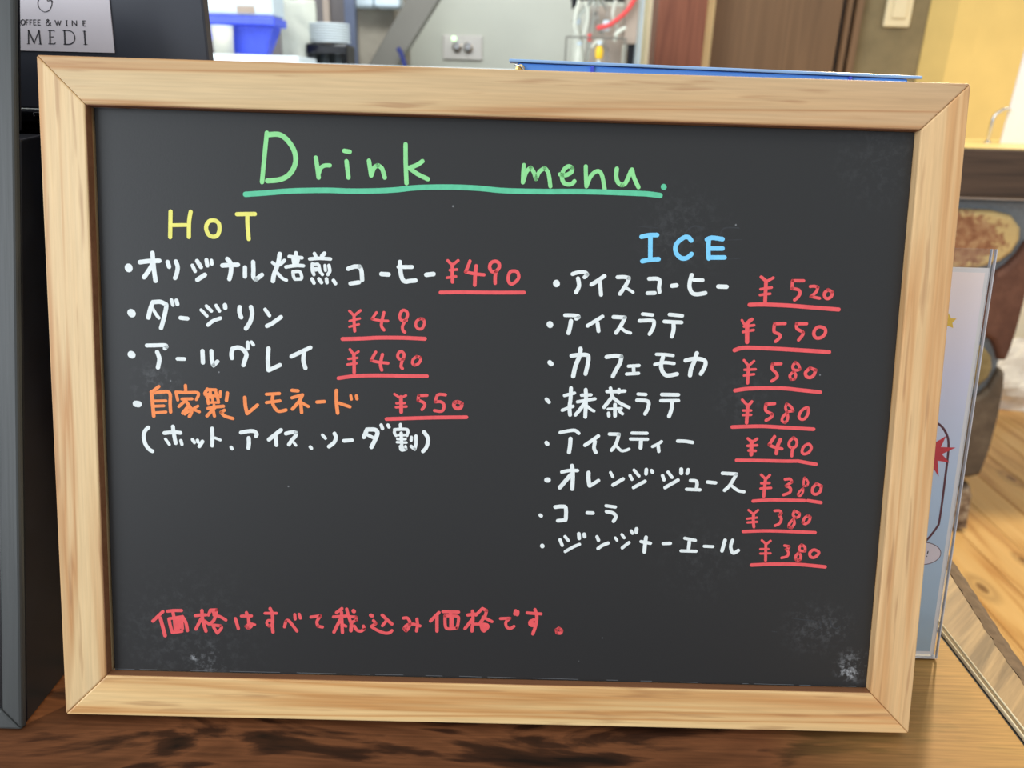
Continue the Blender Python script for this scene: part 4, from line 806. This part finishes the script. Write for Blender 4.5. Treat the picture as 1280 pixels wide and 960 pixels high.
  '22:1990,27834 2489,27838;22:2489,27834 3487,27845;22:3736,27839 4735,27842;22:4735,27847 5734,27848;22:5734,27843 6734,27846;22:7234,27854 8235,27859;22:8235,27856 8485,27847;22:8485,27851 9236,27856;22:9236,27855 9486,27856;16:10962,27857 11208,27853;16:19591,27861 20580,27850;16:25037,27857 25285,27849;16:1997,2064 3058,2065;16:3323,2070 4119,2072;16:5711,2064 6508,2078;16:7571,2077 8368,2078;16:8368,2079 8900,2075;16:8900,2075 9964,2082;16:10762,2084 11029,2075;16:11029,2082 11828,2080;16:11828,2078 12627,2083;16:13426,2086 14226,2082;16:14493,2085 15026,2093;16:15026,2085 15827,2094;16:16894,2092 17161,2092;16:17161,2089 17695,2089;16:18503,2100 19585,2086;16:19856,2094 20397,2085;16:20397,2093 21210,2082;16:22022,2092 23106,2081;16:23106,2083 24191,2079;16:25548,2079 26091,2079;16:27177,2075 27720,2079;16:29080,2067 29896,2062;16:32073,2061 32346,2059;16:32618,2065 33708,2054;16:33708,2061 34526,2058;16:34799,2052 35344,2051;16:36709,2050 37528,2047'),
]
kk = 0
pretty = dict(title='title_lettering', underline='underline', heading='heading_lettering', item='item_lettering', price='price_lettering', note='note_lettering', bullet='bullet_dot', ghost='erased_mark', dust='chalk_dust')
for nm, colr, lab, data in WRITING:
    bm = bmesh.new()
    for s_ in data.split(';'):
        wd, rest = s_.split(':')
        pts = [tuple(int(c)*1e-5 for c in t_.split(',')) for t_ in rest.split(' ')]
        kk += 1
        yf = PF-.00008-(kk % 24)*.000004
        stroke(bm, pts, int(wd)*1e-5*.97, yf if nm not in ('ghost', 'dust') else PF-.00003, PF)
    me_ = bmesh.ops.remove_doubles
    o = link(pretty[nm], bm, PEN[colr], panel_, local=True)
    o['label'] = lab
    if nm == 'dust': o['kind'] = 'stuff'

# ------------------------------------------------------------------ acrylic holder with a printed sheet
AL = math.radians(10)
ah = empty('acrylic_holder', (.2422, .0584, .0004), 'clear acrylic holder with a blue printed sheet behind the right side of the menu board', 'sign holder')
ah.rotation_euler = (-AL, 0, 0)
def lk(name, a, b, mat, bevel=0): return link(name, bx(bmesh.new(), a, b), mat, ah, local=True, bevel=bevel)
lk('front_pane', (-.152, 0, .0015), (0, .0015, .2215), m_acr, .0003)
lk('back_pane', (-.152, .0038, .0015), (0, .0053, .2215), m_acr, .0003)
lk('edge_glint', (0.00001, -.0001, .0015), (.0005, .0016, .2215), m_edge)['label'] = 'pale strip painting the light in the polished edge'
lk('edge_glint', (0.00001, .0037, .0015), (.0005, .0054, .2215), m_edge)['label'] = 'pale strip painting the light in the polished edge'
bm = bmesh.new()   # foot, level with the table in the world
def inv(yw, zw): return (yw*math.cos(AL)-zw*math.sin(AL), yw*math.sin(AL)+zw*math.cos(AL))
pf = [inv(.0000, .0002), inv(.062, .0002), inv(.062, .0017), inv(.0003, .0017)]
prism(bm, pf, 0, -.152, 0)
link('foot', bm, m_acr, ah, local=True)
lk('edge_glint', (-.152, -.0001, .0009), (.0004, .0054, .0014), m_edge)['label'] = 'pale strip painting the light in the polished edge'
sheet = empty('printed_sheet', (.2422, .0584, .0004), 'pale blue printed sheet with a red burst held inside the acrylic holder', 'sheet')
sheet.rotation_euler = (-AL, 0, 0)
def sheet_mat():
    m, nt, b = newmat('blue_gradient_print'); L = nt.links
    tc = node(nt, 'ShaderNodeTexCoord'); sp = node(nt, 'ShaderNodeSeparateXYZ'); L.new(tc.outputs['Object'], sp.inputs[0])
    mr = node(nt, 'ShaderNodeMapRange'); mr.inputs['From Max'].default_value = .21; L.new(sp.outputs[2], mr.inputs[0])
    cr = node(nt, 'ShaderNodeValToRGB'); e = cr.color_ramp.elements; e.new(.5); e.new(.8)
    for i, (p, c) in enumerate(((0, lin(158, 182, 200)), (.45, lin(192, 212, 238)), (.75, lin(226, 224, 244)), (1, lin(255, 240, 238)))): e[i].position = p; e[i].color = c
    L.new(mr.outputs[0], cr.inputs[0]); L.new(cr.outputs[0], b.inputs['Base Color']); b.inputs['Roughness'].default_value = .5
    return m
link('paper', bx(bmesh.new(), (-.1495, .0019, .0022), (-.0012, .0022, .2122)), m_paper, sheet, local=True)
link('print', bx(bmesh.new(), (-.1470, .00182, .0042), (-.0030, .0019, .2098)), sheet_mat(), sheet, local=True)
def flat(name, poly, mat, y0, y1):
    return link(name, prism(bmesh.new(), poly, 1, y0, y1), mat, sheet, local=True)
m_star = plain('yellow_print', lin(236, 196, 70), .5, .03, 40)
m_burst = plain('red_print', lin(206, 40, 52), .5, .05, 60)
m_maroon = plain('maroon_print', lin(88, 22, 40), .5, .05, 60)
m_pinkw = plain('pale_pink_print', lin(226, 214, 222), .5, .03, 60)
def starpoly(cx, cz, R, r, n, ph=math.pi/2, jit=0):
    return [(cx+(R*(1+jit*math.sin(i*2.3)) if i % 2 == 0 else r)*math.cos(ph+math.pi*i/n), cz+(R*(1+jit*math.sin(i*2.3)) if i % 2 == 0 else r)*math.sin(ph+math.pi*i/n)) for i in range(2*n)]
flat('star', starpoly(-.0178, .1850, .0042, .0021, 5, math.pi/2+.1), m_star, .00176, .00182)
bm = bmesh.new(); stroke(bm, [(-.0230, .1338), (-.0160, .1323), (-.0112, .1275), (-.0088, .1203), (-.0082, .103), (-.0080, .081), (-.0090, .0756), (-.0142, .0674), (-.020, .063)], .0012, .00179, .00182)
link('outline', bm, m_maroon, sheet, local=True)
flat('burst', starpoly(-.0175, .1166, .0128, .0058, 9, .25, .12), m_burst, .00172, .00178)
el = [(-.0150+.0104*math.cos(t), .0609+.0066*math.sin(t)) for t in [2*math.pi*i/36 for i in range(36)]]
flat('bubble_outline', el, m_maroon, .00175, .00178)
el = [(-.0150+.0100*math.cos(t), .0609+.0062*math.sin(t)) for t in [2*math.pi*i/36 for i in range(36)]]
flat('bubble', el, m_pinkw, .00170, .00175)
bm = bmesh.new(); stroke(bm, [(-.0118, .0622), (-.0120, .0608)], .0006, .00166, .00170); stroke(bm, [(-.0121, .0595), (-.0121, .0594)], .0006, .00166, .00170)
link('exclamation_mark', bm, m_ink, sheet, local=True)

# ------------------------------------------------------------------ blue file case behind the board
fc = empty('file_case', (.0975, .125, 0), 'bright blue A4 plastic file case with a clear rim standing behind the board', 'file case')
tilt = -.0085
fc.rotation_euler = (0, .0104, 0)
def lf(name, a, b, mat, bevel=0): return link(name, bx(bmesh.new(), a, b), mat, fc, local=True, bevel=bevel)
lf('tray_body', (-.097, 0, .0012), (.095, .018, .2964), m_casblue, .001)
lf('clear_rim', (-.101, -.0015, .2966), (.101, .0195, .2980), m_rim, .0004)
lf('tab', (-.061, -.0012, .2905), (-.0595, -.0001, .2964), m_blue)
lf('tab', (.0655, -.0012, .2905), (.0670, -.0001, .2964), m_blue)
link('rivet', lathe(bmesh.new(), [(.0022, 0), (.0022, -.0008), (.0012, -.0014)], (-.0955, -.0002, .2935), 18, 'Y'), m_brass, fc, local=True)
link('clasp', tube(bmesh.new(), [(-.098, -.001, .2955), (-.095, -.0022, .2945), (-.0925, -.002, .291)], .0005, 8), m_chrome, fc, local=True, smooth=True)

# ------------------------------------------------------------------ slate framed board at the left edge
SL = math.radians(17.25)
LIFT = .0012
sb = empty('slate_board', (-0.2168, -0.0095, LIFT), 'slate-grey framed blackboard with a black wedge back at the left edge of the table', 'board')
def sinv(yw, zw): return (yw*math.cos(SL)-zw*math.sin(SL), yw*math.sin(SL)+zw*math.cos(SL))
sb.rotation_euler = (-SL, 0, 0)
SW, SH, SF, SD = .26, .338, .0092, .0042
for poly in ([(-SW, .0), (0, 0), (-SF, .0092), (-SW+SF, .0092)], [(-SW, SH), (-SW+SF, SH-SF), (-SF, SH-SF), (0, SH)],
             [(-SW, 0.00005), (-SW+SF, .00925), (-SW+SF, SH-SF-.00005), (-SW, SH-.00005)], [(0, .00005), (0, SH-.00005), (-SF, SH-SF-.00005), (-SF, .00925)]):
    link('frame_rail', prism(bmesh.new(), poly, 1, 0, SD), m_slate, sb, local=True, bevel=.0012, seg=2)
link('board_panel', bx(bmesh.new(), (-SW+SF, .002, .0092), (-SF, .0040, SH-SF)), m_black, sb, local=True)
# wedge back: upright at the rear
zt_ = SH*math.cos(SL); yt_ = SH*math.sin(SL)+SD*.9
pp = [(SD+.0001, .001), sinv(.104, .0003-LIFT), sinv(.104, .258), (SD+.0001, .258/math.cos(SL))]
link('back_sheet', bx(bmesh.new(), (-SW+.001, SD+.00002, .262/math.cos(SL)), (-.0003, SD+.001, SH-.0005)), m_blackmatt, sb, local=True)
link('wedge_back', prism(bmesh.new(), pp, 0, -SW+.002, -.0004), m_blackmatt, sb, local=True, bevel=.0008)

# ------------------------------------------------------------------ black unit and dark panel with the card
bu = empty('black_unit', (-.20, .20, 0), 'glossy black box on the table between the slate board and the menu board', 'box')
box('body', (-.345, .135, 0), (-.150, .29, .262), m_black, bu, bevel=.003)
box('lip', (-.345, .128, .262), (-.150, .20, .268), m_black, bu, bevel=.001)
box('lip_glint', (-.2400, .126, .2655), (-.2365, .1285, .2675), m_chrome, bu, bevel=.0004)  # chrome sliver added as the highlight on the lip
dp = box('dark_panel', (-.345, .150, .2683), (-.1573, .158, .42), m_panel, bevel=.001)
tag(dp, 'upright charcoal panel standing on the black box behind the board', 'panel')
cdp = empty('shop_card', (-.232, .149, .2950), 'white shop card with dark lettering fixed to the charcoal panel', 'card')
m_card = plain('pearly_card', lin(214, 208, 214), .25, .03, 30)
bm = prism(bmesh.new(), [(-.290, .2965), (-0.2057, (-0.2057, 0.1492, 0.2969)[2]), (-0.2045, (-0.2045, 0.1492, 0.3216)[2]), (-0.2041, .336), (-.290, .336)], 1, .1492, .1499)
link('card_sheet', bm, m_card, cdp)
CARD_INK = '306:-23700,32273 -23944,32171 -24104,31953 -24091,31713 -23969,31571 -23800,31522 -23573,31620 -23409,31865 -23404,32052 -23493,32210 -23700,32273;350:-23647,32179 -23585,32031 -23401,32069 -23345,31985;394:-25313,31113 -25407,31002 -25361,30872 -25226,30887;394:-25034,31131 -24957,31096 -24951,31003 -25005,30915 -25096,30880 -25165,30954 -25129,31075 -25034,31131;394:-24868,31125 -24907,30896;350:-24868,31125 -24765,31128;350:-24889,31016 -24811,31018;394:-24675,31130 -24714,30901;350:-24675,31130 -24573,31133;350:-24697,31021 -24618,31024;394:-24477,31136 -24516,30901;350:-24477,31136 -24369,31139;350:-24499,31021 -24409,31024;350:-24516,30901 -24402,30905;394:-24261,31137 -24301,30902;350:-24261,31137 -24153,31140;350:-24283,31022 -24187,31025;350:-24301,30902 -24180,30905;350:-23636,30899 -23777,31074 -23800,31144 -23733,31178 -23694,31136 -23850,31001 -23865,30925 -23786,30900 -23664,30974 -23631,31024;394:-23382,31139 -23327,30918;306:-23327,30918 -23229,31127;394:-23229,31127 -23188,30922;306:-23188,30922 -23085,31131;438:-22788,31150 -22824,30916;263:-22824,31149 -22746,31151;263:-22860,30915 -22782,30917;394:-22535,30924 -22502,31147;438:-22502,31147 -22312,30930;350:-22312,30930 -22274,31154;394:-21943,31163 -21972,30923;350:-21943,31163 -21835,31166;350:-21963,31048 -21873,31051;350:-21972,30923 -21852,30926;525:-24954,30017 -24840,30625;263:-25018,29999 -24884,30002;700:-24840,30625 -24658,30047;350:-24658,30047 -24295,30651;700:-24295,30651 -24344,30017;263:-24419,30004 -24267,30008;700:-23735,30656 -23839,30037;350:-23813,30659 -23517,30667;350:-23779,30358 -23608,30369;350:-23913,30029 -23585,30039;263:-23517,30667 -23526,30618;263:-23585,30039 -23561,30100;700:-22981,30677 -23066,30037;438:-23058,30680 -22758,30683 -22564,30590 -22500,30372 -22597,30160 -22811,30044 -23116,30024;700:-21955,30672 -22012,30055;263:-22027,30670 -21882,30680;263:-22086,30047 -21916,30052'
bm = bmesh.new()
for s_ in CARD_INK.split(';'):
    wd, rest = s_.split(':')
    pts = [tuple(int(c)*1e-5 for c in t_.split(',')) for t_ in rest.split(' ')]
    stroke(bm, pts, int(wd)*1e-6, .1490, .1492)
o = link('card_print', bm, m_ink, cdp)
o['label'] = 'dark print reading COFFEE & WINE and MEDI under a round emblem'
